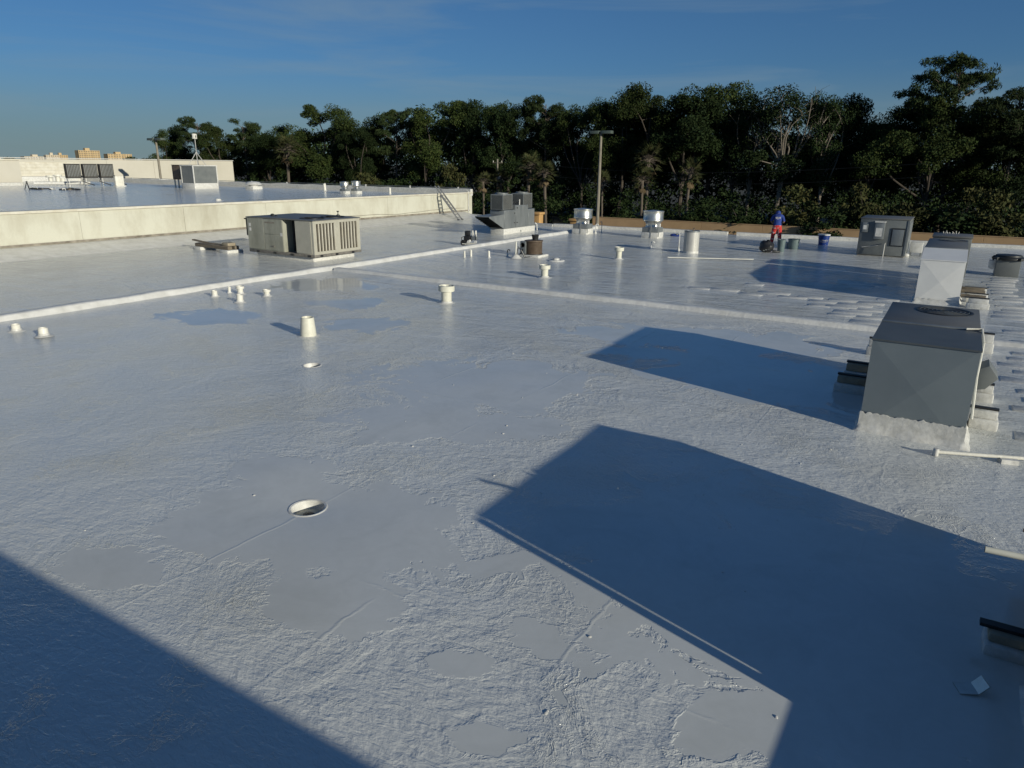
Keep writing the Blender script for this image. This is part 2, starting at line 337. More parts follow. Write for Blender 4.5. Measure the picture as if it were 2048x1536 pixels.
# ------------------------------------------------------------------ main building with the white-coated roof
def vnoise(X, Y, cell, seed):
    r = np.random.default_rng(seed); G = r.random((256, 256)) - 0.5
    x = X / cell + 90; y = Y / cell + 60; i = np.floor(x).astype(int); j = np.floor(y).astype(int); fx = x - i; fy = y - j
    fx = fx * fx * (3 - 2 * fx); fy = fy * fy * (3 - 2 * fy); i %= 255; j %= 255
    return (G[i, j] * (1 - fx) + G[i + 1, j] * fx) * (1 - fy) + (G[i, j + 1] * (1 - fx) + G[i + 1, j + 1] * fx) * fy
DRAINS = [(-11.0, 10.0, 0.17), (-6.2, 5.4, 0.205)]
def deck_z(X, Y):
    z = 0.030 * vnoise(X, Y, 2.6, 1) + 0.012 * vnoise(X, Y, 0.9, 2)
    for dx, dy, r in DRAINS:
        d = np.hypot(X - dx, Y - dy); z = z * np.clip((d - 0.3) / 1.0, 0, 1) - 0.018 * np.exp(-(d / 0.8) ** 2)
    return z
POOLS = [(-5.6, 5.3, 2.0, 1.25, 0.3), (-4.4, 4.2, 0.75, 0.6, 0.2), (-6.6, 4.4, 0.9, 0.6, 0), (-7.2, 6.0, 1.0, 0.7, 0.2), (-7.2, 10.9, 2.6, 1.7, 0.4), (-6.6, 8.6, 2.1, 0.9, 0.5),
         (-5.0, 16.8, 3.3, 1.7, 0.35), (-16.9, 12.0, 1.5, 1.0, 0.5), (-18.3, 17.6, 1.8, 1.6, 0.2), (-15.3, 15.4, 1.3, 1.0, 0.3), (-6.9, 3.3, 0.75, 0.33, 0.2),
         (-2.6, 4.7, 0.5, 0.16, -0.25), (-1.9, 5.0, 0.6, 0.15, -0.25), (-3.0, 4.05, 0.42, 0.2, 0.3), (-2.4, 3.5, 0.32, 0.16, 0.2), (-3.5, 5.6, 0.5, 0.2, 0.9), (-12.8, 13.6, 1.2, 0.9, 0.2),
         (-0.6, 6.6, 3.2, 2.3, -0.3), (-3, 14.5, 3.4, 2.0, -0.2)]
def pool_field(X, Y):
    f = np.full(X.shape, -0.72)
    for cx, cy, a, b, an in POOLS:
        c, s = math.cos(an), math.sin(an); u = ((X - cx) * c + (Y - cy) * s) / a; v = (-(X - cx) * s + (Y - cy) * c) / b
        f = np.maximum(f, np.clip(0.92 - np.hypot(u, v), -0.72, 0.8))
    f = np.where(Y > 21, np.maximum(f, -0.55), f)
    return f
store = empty('flat_roof_building', (0, 0, 0), 0, 'broad low building whose white-coated flat roof fills the foreground', 'building')
cs = 0.2; xs = np.round(np.arange(-35.2, 26.01, cs), 4); ys = np.round(np.arange(0.0, 50.41, cs), 4)
XX, YY = np.meshgrid(xs, ys, indexing='ij'); nx, ny = XX.shape
EDGE = [(-35.2, 50.3), (-32.2, 49.4), (-27.6, 45.4), (-24.0, 44.9), (4.0, 47.7), (26.0, 49.9)]   # far roof edge, not quite square to the curbs
YY = np.minimum(YY, np.interp(XX, [e[0] for e in EDGE], [e[1] for e in EDGE]))
V = np.stack([XX, YY, deck_z(XX, YY)], -1).reshape(-1, 3)
ii, jj = np.meshgrid(np.arange(nx - 1), np.arange(ny - 1), indexing='ij')
a = (ii * ny + jj); faces = np.stack([a, a + ny, a + ny + 1, a + 1], -1)
cxs = xs[ii] + cs / 2; cys = ys[jj] + cs / 2; keep = np.ones(ii.shape, bool); extra_v = []; extra_f = []
for dx, dy, r in DRAINS:
    hole = (abs(cxs - dx) < 0.41) & (abs(cys - dy) < 0.41); keep &= ~hole
    vid = np.unique(faces[hole].ravel()); pts = V[vid]
    onb = (np.abs(np.abs(pts[:, 0] - dx) - 0.4) < 0.02) | (np.abs(np.abs(pts[:, 1] - dy) - 0.4) < 0.02)
    b = vid[onb]; an = np.arctan2(V[b, 1] - dy, V[b, 0] - dx); b = b[np.argsort(an)]; an = np.sort(an); nb = len(b); k = 3
    base = len(V) + len(extra_v)
    for i in range(nb):
        a0, a1 = an[i], an[(i + 1) % nb] + (2 * math.pi if i == nb - 1 else 0)
        for q in range(k):
            t = a0 + (a1 - a0) * q / k; extra_v.append((dx + r * math.cos(t), dy + r * math.sin(t), -0.02))
    nc = nb * k
    for i in range(nb):
        for q in range(k): extra_f.append((b[i], base + (i*k + q + 1) % nc, base + i*k + q))
        extra_f.append((b[i], b[(i + 1) % nb], base + (i*k + k) % nc))
V = np.vstack([V, np.array(extra_v)]); FQ = faces[keep].reshape(-1, 4)
me = bpy.data.meshes.new('roof_deck'); me.from_pydata(V.tolist(), [], FQ.tolist() + [tuple(int(q) for q in f) for f in extra_f])
me.materials.append(M['coat']); me.shade_smooth()
at = me.attributes.new('pool', 'FLOAT', 'POINT'); at.data.foreach_set('value', pool_field(V[:, 0], V[:, 1]).astype(np.float32))
ab = me.attributes.new('brushed', 'FLOAT', 'POINT'); ab.data.foreach_set('value', np.maximum(np.clip((V[:, 1] - 7) / 12, 0.22, 1), np.clip((-V[:, 0] - 19.5) / 1.5, 0, 1) * 0.9).astype(np.float32))
deck = link('roof_deck', me, store)

def strip(name, p0, p1, w, h, mat, parent, seed=0, seg=0.25, prof=None, wob=0.03):
    """raised, hand-coated strip with an uneven rounded section"""
    p0 = Vector(p0); p1 = Vector(p1); d = p1 - p0; n = max(2, int(d.length / seg)); t = d.normalized(); s = t.cross(Vector((0, 0, 1))).normalized()
    prof = prof or [(-0.62, -0.1), (-0.5, 0.12), (-0.38, 0.8), (-0.22, 1.0), (0.22, 1.0), (0.38, 0.8), (0.5, 0.12), (0.62, -0.1)]
    m = MB(); vs = []; k = len(prof)
    for i in range(n + 1):
        p = p0 + d * (i / n); off = s * mnoise.noise((p.x * 0.5, p.y * 0.5, seed)) * wob
        hh = h * (1 + 0.18 * mnoise.noise((p.x * 0.8, p.y * 0.8, seed + 5))); ww = w * (1 + 0.16 * mnoise.noise((p.x * 1.1, p.y * 1.1, seed + 9)))
        for u, v in prof: vs.append(p + off + s * (u * ww) + Vector((0, 0, v * hh)))
    fs = [(i*k + j, i*k + j + 1, (i+1)*k + j + 1, (i+1)*k + j) for i in range(n) for j in range(k - 1)]
    fs += [tuple(range(k)), tuple(range(n*k, n*k + k))[::-1]]
    m._add(vs, fs); return m.build(name, mat, parent, smooth=60)
tag(strip('expansion_curb', (-20.95, -1, 0), (-20.95, 45.0, 0), 0.46, 0.15, M['curb'], store, 3), 'long raised white curb running away up the roof')
tag(strip('expansion_curb', (-20.6, 20.4, 0), (26, 20.4, 0), 0.40, 0.11, M['curb'], store, 8), 'low white curb crossing the roof from side to side')
# edge of the roof, with a scupper gap
gx = atZ(1478, 466, 0).x
ey = lambda x: float(np.interp(x, [e[0] for e in EDGE], [e[1] for e in EDGE]))
for k, (x0, x1) in enumerate(((-34.6, -32.2), (-32.2, -27.6), (-27.6, -24.0), (-24.0, gx - 0.28), (gx + 0.28, 4.0), (4.0, 26.0))):
    strip('edge_parapet', (x0, ey(x0) - 0.12, 0), (x1, ey(x1) - 0.12, 0), 0.42, 0.14 if k < 3 else 0.18, M['white_rough'], store, k, prof=[(-0.9, -0.1), (-0.6, 0.35), (-0.4, 0.9), (-0.3, 1.0), (0.5, 1.0), (0.5, -0.3)])
m = MB(); m.prism([(-35.2, -16), (26, -16), (26, 49.9), (4, 47.7), (-24, 44.9), (-27.6, 45.4), (-32.2, 49.4), (-35.2, 50.3)], 'z', -5, -0.12); m.build('building_wall', M['stucco'], store, smooth=0)
m = MB(); m.box(-34, 22, -15, 0.25, 0, 2.40); m.build('raised_roof_block', M['white'], store, bevel=0.03)

# patches of membrane under the coating, each with its own edge
plates = []
def plate_mesh(w, d, h=0.008):
    m = MB(); a, b, t, i = w/2, d/2, h, 0.022; m._add([(-a-i, -b-i, -0.02), (a+i, -b-i, -0.02), (a+i, b+i, -0.02), (-a-i, b+i, -0.02), (-a, -b, t), (a, -b, t), (a, b, t), (-a, b, t)], [(4, 5, 6, 7), (0, 1, 5, 4), (1, 2, 6, 5), (2, 3, 7, 6), (3, 0, 4, 7)]); return m.mesh('roof_patch', M['white_rough'], 0.004, 1)
PM = [plate_mesh(0.86, 0.36), plate_mesh(0.62, 0.33), plate_mesh(1.0, 0.42), plate_mesh(0.74, 0.30, 0.010)]
y = 13.2
while y < 33.5:
    for cx in (1.85, 2.95):
        if rng.random() < 0.9:
            link('roof_patch', PM[int(rng.integers(0, 4))], deck, (cx + rng.normal(0, 0.10), y + rng.normal(0, 0.06), float(deck_z(np.array(cx), np.array(y))) + 0.003), rng.normal(0, 0.03))
    y += 0.60 + rng.random() * 0.22
for x, yy in ((-7.3, 24.4), (-6.5, 24.6), (-5.5, 24.2), (-4.9, 24.9), (-4.2, 24.4), (-3.7, 24.7), (-3.2, 24.1), (-2.7, 24.7), (-2.3, 24.0), (-1.9, 24.6), (-2.6, 23.4), (-1.9, 23.3), (-2.2, 22.7), (-1.7, 22.1), (-2.4, 22.1), (-3.2, 23.3), (-1.6, 21.4), (-3.0, 29.2), (-2.2, 29.0), (-2.6, 28.4), (-5.9, 26.4), (-1.5, 25.6)):
    link('roof_patch', PM[int(rng.integers(0, 4))], deck, (x, yy, float(deck_z(np.array(x), np.array(yy))) + 0.003), rng.normal(0, 0.05))
# blobs of coating dropped on the roof
blob = MB().ball((0, 0, 0), (0.026, 0.024, 0.014), 8, 5).mesh('paint_drip', M['white'])
for k in range(40):
    x, yy = -9 + rng.random() * 9, 3.3 + rng.random() * 10
    s_ = 0.25 + rng.random() * 0.6; link('paint_drip', blob, deck, (x, yy, float(deck_z(np.array(x), np.array(yy)))), rng.random() * 6, (s_, s_ * (0.6 + rng.random()), s_))

# ------------------------------------------------------------------ higher building on the left
UX, UZ, UYB = -35.0, 1.70, 50.6
upper = empty('higher_building', (0, 0, 0), 0, 'long cream-walled building with a higher white roof on the left', 'building')
y = -14.0; k = 0
while y < UYB - 0.3:
    y1 = min(y + 5.4, UYB)
    m = MB(); m.box(UX - 0.28, UX - (0.0 if k % 3 else 0.006), y + 0.005, y1 - 0.005, -0.1, 1.775); m.build('wall_panel', M['stucco'], upper, 0.01, 1); y = y1; k += 1
m = MB(); m.box(-125, UX - 0.30, -14, UYB - 0.02, -5, UZ - 0.06); m.build('wall_core', M['stucco'], upper, smooth=0)
m = MB(); m.box(UX - 0.40, UX + 0.07, -14, UYB + 0.06, 1.775, 1.895); m.build('coping', M['coping'], upper, 0.02)
gy = np.arange(-14, UYB, 1.0); gxs = np.arange(-125, UX - 0.2, 1.0); m = MB()
vs = [(float(x), float(min(yv, UYB)), UZ + 0.06 * float(vnoise(np.array(x), np.array(yv), 7.0, 11))) for x in gxs for yv in gy]; nyy = len(gy)
m._add(vs, [(i*nyy + j, (i+1)*nyy + j, (i+1)*nyy + j + 1, i*nyy + j + 1) for i in range(len(gxs) - 1) for j in range(nyy - 1)])
m.build('roof_deck', M['coat_far'], upper, smooth=60)
strip('edge_parapet', (-125, UYB - 0.1, UZ), (UX + 0.02, UYB - 0.1, UZ), 0.34, 0.42, M['white_rough'], upper, 4, seg=0.5, prof=[(-0.55, -0.2), (-0.5, 0.95), (-0.4, 1.0), (0.5, 1.0), (0.5, -0.4)])
m = MB(); m.prism([(-33.05, -0.02), (-35.02, -0.02), (-35.02, 0.36), (-34.85, 0.34), (-33.9, 0.13)], 'y', -14, 49.4); m.build('cant_strip', M['curb'], upper, 0.02)
m = MB(); m.box(UX - 0.05, UX + 0.035, -14, 50.2, 0.375, 0.475); m.build('flashing_strip', M['stain'], upper)
m = MB(); pts = []
for i in range(60):
    yy = 30 + i * 0.33; pts.append((UX + 0.03, yy, 0.62 + 0.25 * mnoise.noise((yy * 0.35, 1, 2)) + 0.05 * math.sin(yy * 1.7)))
tag(m.tube(pts, 0.014, 5).build('loose_cable', M['stain']), 'thin dark cable drooping along the cream wall left of the ladder', 'cable')
m = MB().tube([(UX + 0.06, 50.0, 0.2), (UX + 0.06, 50.0, 1.95), (UX - 0.2, 50.0, 2.05)], 0.045, 8)
m.build('downpipe', M['white'], upper)
# rail line and clamps on the far parapet
m = MB().tube([(-120, UYB - 0.1, 2.22), (UX, UYB - 0.1, 2.20)], 0.025, 6); m.build('edge_rail', M['grey_galv'], upper)
for i in range(14): MB().box(-104 + i*5.2, -103.9 + i*5.2, UYB - 0.16, UYB - 0.04, 2.05, 2.26).build('rail_bracket', M['white'], upper)

# ------------------------------------------------------------------ pale building beyond, left
pale = empty('pale_building', (0, 0, 0), 0, 'long plain off-white building beyond the higher roof, below the towers', 'building')
m = MB()
wx = -130.0
y = 30.0; k = 0
while y < 100.9:
    y1 = min(y + 8.9, 101.0); MB().box(wx - 0.4, wx, y + 0.02, y1 - 0.02, -5, 4.30 + 0.002 * (y - 60)).build('wall_panel', M['bldg_white'], pale); y = y1
MB().box(wx - 40, wx - 0.41, 30, 100.9, -5, 4.1).build('roof_block', M['bldg_white'], pale, smooth=0)
MB().box(wx - 0.5, wx + 0.08, 29.9, 101.1, 4.42, 4.54).build('coping', M['white'], pale)
# block with a sloping roof, far left on the higher roof
ph = empty('roof_penthouse', (0, 0, 0), 0, 'pale block standing on the higher roof at the left edge of the picture', 'roof block')
pc = atZ(47, 371, UZ)
MB().box(pc.x - 8, pc.x, pc.y - 16, pc.y, UZ - 0.1, UZ + 2.35).build('wall', M['bldg_white'], ph, 0.03)
MB().box(pc.x - 8.1, pc.x + 0.1, pc.y - 16, pc.y + 0.1, UZ + 2.35, UZ + 2.47).build('coping', M['coping'], ph)
MB().box(pc.x + 0.0, pc.x + 0.8, pc.y - 16, pc.y - 0.4, UZ - 0.1, UZ + 0.30).build('base_step', M['white_rough'], ph, 0.03)
ms = empty('mansard_roof', (0, 0, 0), 0, 'white sloped roof end with a small box on top, at the left edge under the sky', 'roof')
q = atY(22, 345, 40); dx = q.x
MB().prism([(30.0, 1.5), (40.4, 1.5), (39.4, 3.6), (37.9, 5.35), (30.0, 5.35)], 'x', dx - 10, dx + 1.0).build('roof_slope', M['bldg_white'], ms, 0.05)
MB().box(dx - 2.2, dx - 0.4, 36.4, 37.8, 5.35, 6.1).build('roof_box', M['white'], ms, 0.03)
# low screen wall with horizontal boards
sw = empty('screen_wall', (0, 0, 0), 0, 'low cream screen wall of horizontal boards left of the three condensers', 'wall')
p0 = atZ(47, 363, UZ); p1 = atZ(112, 361, UZ)
sx, sy0, sy1 = p0.x - 1.0, p0.y, p0.y + 7.6
for i in range(5): MB().box(sx - 0.1, sx + 0.02 * (i % 2), sy0, sy1, UZ + 0.55 + i * 0.33, UZ + 0.87 + i * 0.33).build('board', M['coping'], sw, 0.012, 1)
MB().box(sx - 0.2, sx + 0.5, sy0, sy1 + 0.05, UZ - 0.1, UZ + 0.53).build('base', M['white'], sw, 0.03)
MB().box(sx - 0.2, sx + 0.08, sy0, sy1 + 0.05, UZ + 2.2, UZ + 2.32).build('cap', M['bldg_white'], sw)
#@@TREES
# ------------------------------------------------------------------ trees
def cards_mesh(name, C, A, B, mats, mi=None):
    """many small leaf faces: centres C, half-axes A and B"""
    n = len(C); Vv = np.empty((n, 4, 3), np.float32)
    Vv[:, 0] = C - A; Vv[:, 1] = C + B * 0.8; Vv[:, 2] = C + A; Vv[:, 3] = C - B * 0.8
    me = bpy.data.meshes.new(name); me.vertices.add(n * 4); me.vertices.foreach_set('co', Vv.ravel())
    me.loops.add(n * 4); me.loops.foreach_set('vertex_index', np.arange(n * 4, dtype=np.int32))
    me.polygons.add(n); me.polygons.foreach_set('loop_start', np.arange(0, n * 4, 4, dtype=np.int32))
    for m in mats: me.materials.append(m)
    if mi is not None: me.polygons.foreach_set('material_index', np.asarray(mi, np.int32))
    me.update(calc_edges=True); me.validate(); return me
def rand_dirs(r, n):
    v = r.normal(size=(n, 3)); return v / np.linalg.norm(v, axis=1)[:, None]
def cluster_cards(r, centres, radii, per, size, aspect=0.5, flat=0.75, updir=0.0):
    Cs, As, Bs = [], [], []
    for c, rd, p in zip(centres, radii, per):
        p = int(p); d = rand_dirs(r, p); rr = rd * r.random(p) ** 0.38
        pts = c + d * rr[:, None] * np.array([1, 1, flat]); a = rand_dirs(r, p); a[:, 2] += updir; a /= np.linalg.norm(a, axis=1)[:, None]
        b = np.cross(a, rand_dirs(r, p)); b /= (np.linalg.norm(b, axis=1)[:, None] + 1e-6)
        s = size * (0.6 + 0.8 * r.random(p)); Cs.append(pts); As.append(a * s[:, None]); Bs.append(b * (s * aspect)[:, None])
    return np.vstack(Cs), np.vstack(As), np.vstack(Bs)
def limb(m, p0, p1, r0, r1, r, bend=0.12, n=5, seg=6):
    p0 = np.array(p0, float); p1 = np.array(p1, float); L_ = np.linalg.norm(p1 - p0); off = r.normal(size=3) * L_ * bend; off[2] = abs(off[2]) * 0.6
    pts = [p0 + (p1 - p0) * t + off * math.sin(math.pi * t) for t in np.linspace(0, 1, n)]
    m.tube(pts, [r0 + (r1 - r0) * t for t in np.linspace(0, 1, n)], seg); return pts
def proto(kind, seed):
    """unit tree about 20 m tall standing at z = 0: (wood mesh, crown mesh, optional dead-frond mesh)"""
    r = np.random.default_rng(seed); m = MB(); H = 20.0
    if kind in ('oak', 'dark', 'bare'):
        ncl = {'oak': 84, 'dark': 99, 'bare': 40}[kind]; cw = {'oak': 5.4, 'dark': 4.6, 'bare': 4.6}[kind]
        lobes = [(r.normal(0, cw * 0.42), r.normal(0, cw * 0.36), H * (0.38 + 0.52 * (i + r.random()) / 9), cw * (0.42 + 0.25 * r.random())) for i in range(9)]
        lobes[8] = (lobes[8][0] * 0.4, lobes[8][1] * 0.4, H * 0.87, cw * 0.42)
        cen = []; rad_ = []
        for k in range(ncl):
            lx, ly, lz, lr = lobes[k % 9]; d = rand_dirs(r, 1)[0]; d[2] = d[2] * 0.8 + 0.1
            c = np.array([lx, ly, lz]) + d * lr * (0.35 + 0.65 * r.random()); c[2] = min(c[2], H - 0.9); cen.append(c); rad_.append(0.9 + 0.9 * r.random())
        cen = np.array(cen); top = np.array([r.normal(0, 0.6), r.normal(0, 0.6), H * 0.42])
        tr = limb(m, (0, 0, -0.3), top, 0.34, 0.2, r, 0.03, 7, 8)
        for (lx, ly, lz, lr) in lobes:
            s0 = tr[4 + int(r.integers(0, 3))]; q = limb(m, s0, (lx, ly, lz), 0.15, 0.06, r)
            for j in range(3):
                c = cen[int(r.integers(0, len(cen)))]
                if np.linalg.norm(c - np.array([lx, ly, lz])) < 4.5: limb(m, q[3], c, 0.05, 0.015, r, 0.1, 4, 5)
        if kind == 'bare':
            for k in range(16):
                a = r.random() * 6.28; b0 = tr[-1] + r.normal(size=3) * 0.3; e = b0 + np.array([math.cos(a) * (1.5 + 3.2 * r.random()), math.sin(a) * 2.5, 3.5 + r.random() * 7.2]); e[2] = min(e[2], H)
                q = limb(m, b0, e, 0.12, 0.02, r, 0.14, 6, 5)
                for j in range(3):
                    s0 = q[2 + j]; limb(m, s0, s0 + np.array([r.normal(0, 0.9), r.normal(0, 0.7), 0.5 + r.random() * 1.6]), 0.04, 0.01, r, 0.12, 4, 4)
        cr = cluster_cards(r, cen, rad_, [260 + 140 * x for x in r.random(len(cen))], 0.16, 0.55)
        leaf = {'oak': 'leaf_oak', 'dark': 'leaf_dark', 'bare': 'leaf_dark'}[kind]
        return m.mesh('trunk', M['bark_pale' if kind == 'bare' else 'bark']), cards_mesh('crown', *cr, [M[leaf]]), None
    if kind == 'pine':
        tr = [np.array([0.35 * math.sin(t * 2.2 + seed), 0.3 * math.sin(t * 1.7), t * H * 0.93]) for t in np.linspace(0, 1, 10)]
        m.tube(tr, [0.30 - 0.22 * t for t in np.linspace(0, 1, 10)], 8); cen, rad_ = [], []
        for k in range(32):
            t = 0.52 + 0.46 * (k + r.random()) / 32; s0 = np.array([np.interp(t, np.linspace(0, 1, 10), [p[i] for p in tr]) for i in range(3)])
            a = r.random() * 6.28; sp = (4.6 * math.sin(math.pi * min(1, (t - 0.42) / 0.62)) ** 0.7 + 0.7) * (0.55 + 0.5 * r.random())
            e = s0 + np.array([math.cos(a) * sp, math.sin(a) * sp, 0.5 + sp * 0.28 + r.normal(0, 0.3)]); e[2] = min(e[2], H - 0.4)
            q = limb(m, s0, e, 0.075, 0.02, r, 0.08, 5, 5)
            for j in range(3):
                cen.append(q[2 + j] * 1.0 + r.normal(0, 0.35, 3)); rad_.append(0.55 + 0.55 * r.random() + (0.25 if j == 2 else 0))
            for j in range(2): cen.append(e + r.normal(0, 0.75, 3) * np.array([1, 1, 0.4])); rad_.append(0.6 + 0.4 * r.random())
        cr = cluster_cards(r, np.array(cen), rad_, [95 + 60 * x for x in r.random(len(cen))], 0.22, 0.28, 0.55, 0.5)
        return m.mesh('trunk', M['bark_pine']), cards_mesh('crown', *cr, [M['leaf_pine']]), None
    if kind == 'palm':   # sabal palm, 10 m
        h = 7.6; tr = [(0.18 * math.sin(t * 2 + seed), 0.12 * math.sin(t * 3), h * t - 0.2) for t in np.linspace(0, 1, 8)]
        m.tube(tr, [0.24, 0.2, 0.18, 0.18, 0.18, 0.19, 0.22, 0.26], 8); top = np.array(tr[-1]); Cs, As, Bs, mi = [], [], [], []
        for k in range(66):
            dead = k >= 58; a = r.random() * 6.28; el = (-1.25 + 0.35 * r.random()) if dead else (-0.55 + 1.85 * r.random())
            d = np.array([math.cos(a) * math.cos(el), math.sin(a) * math.cos(el), math.sin(el)]); pl = 0.9 + 0.6 * r.random(); hub = top + d * pl
            m.tube([top, top + d * pl * 0.5 + np.array([0, 0, 0.06]), hub], [0.03, 0.022, 0.015], 4)
            side = np.cross(d, [0, 0, 1]); side /= np.linalg.norm(side) + 1e-6; up = np.cross(side, d)
            for j in range(13):
                f = (j - 6) / 6 * 1.4; bd = d * math.cos(f) + side * math.sin(f) - np.array([0, 0, 0.25 + 0.25 * abs(f)]); bl = (0.95 - 0.2 * abs(f)) * (0.8 + 0.3 * r.random())
                bd = bd / np.linalg.norm(bd); Cs.append(hub + bd * bl * 0.5); As.append(bd * bl * 0.5); Bs.append((np.cross(bd, up + r.normal(0, 0.2, 3))) * 0.07); mi.append(1 if dead else 0)
        return m.mesh('trunk', M['palm_trunk']), cards_mesh('crown', np.array(Cs), np.array(As), np.array(Bs), [M['leaf_palm'], M['leaf_dead']], mi), None
    if kind in ('shrub', 'olive'):   # 4 m
        cen, rad_ = [], []
        for k in range(16):
            d = rand_dirs(r, 1)[0]; cen.append(np.array([d[0] * 1.5, d[1] * 1.2, 2.0 + d[2] * 1.5])); rad_.append(0.55 + 0.5 * r.random())
            if k % 2: limb(m, (r.normal(0, 0.15), r.normal(0, 0.15), -0.1), cen[-1], 0.05, 0.012, r, 0.1, 4, 5)
        cr = cluster_cards(r, np.array(cen), rad_, [190] * 16, 0.13, 0.6)
        return m.mesh('trunk', M['bark']), cards_mesh('crown', *cr, [M['leaf_olive' if kind == 'olive' else 'leaf_dark']]), None
PROTO = {k: [proto(k, 100 * i + len(k) * 7 + 3) for i in range(n)] for k, n in (('oak', 5), ('dark', 4), ('pine', 4), ('bare', 2), ('palm', 3), ('shrub', 3), ('olive', 3))}
PH = {'oak': 20, 'dark': 20, 'bare': 20, 'pine': 20, 'palm': 8.6, 'shrub': 4, 'olive': 4}
NAME = {'oak': 'oak_tree', 'dark': 'broadleaf_tree', 'bare': 'bare_limbed_tree', 'pine': 'pine_tree', 'palm': 'palm_tree', 'shrub': 'shrub', 'olive': 'shrub'}
CATG = {'oak': 'tree', 'dark': 'tree', 'bare': 'tree', 'pine': 'tree', 'palm': 'palm', 'shrub': 'shrub', 'olive': 'shrub'}
cnt = {}
def plant(kind, loc, height, wide, label, group, rz=None):
    i = cnt.get(kind, 0); cnt[kind] = i + 1; w, c, _ = PROTO[kind][i % len(PROTO[kind])]; s = height / PH[kind]
    o = empty(NAME[kind], loc, random.random() * 6.28 if rz is None else rz, label, CATG[kind], group); o.scale = (s * wide, s * wide, s)
    link('trunk', w, o); link('crown', c, o); return o
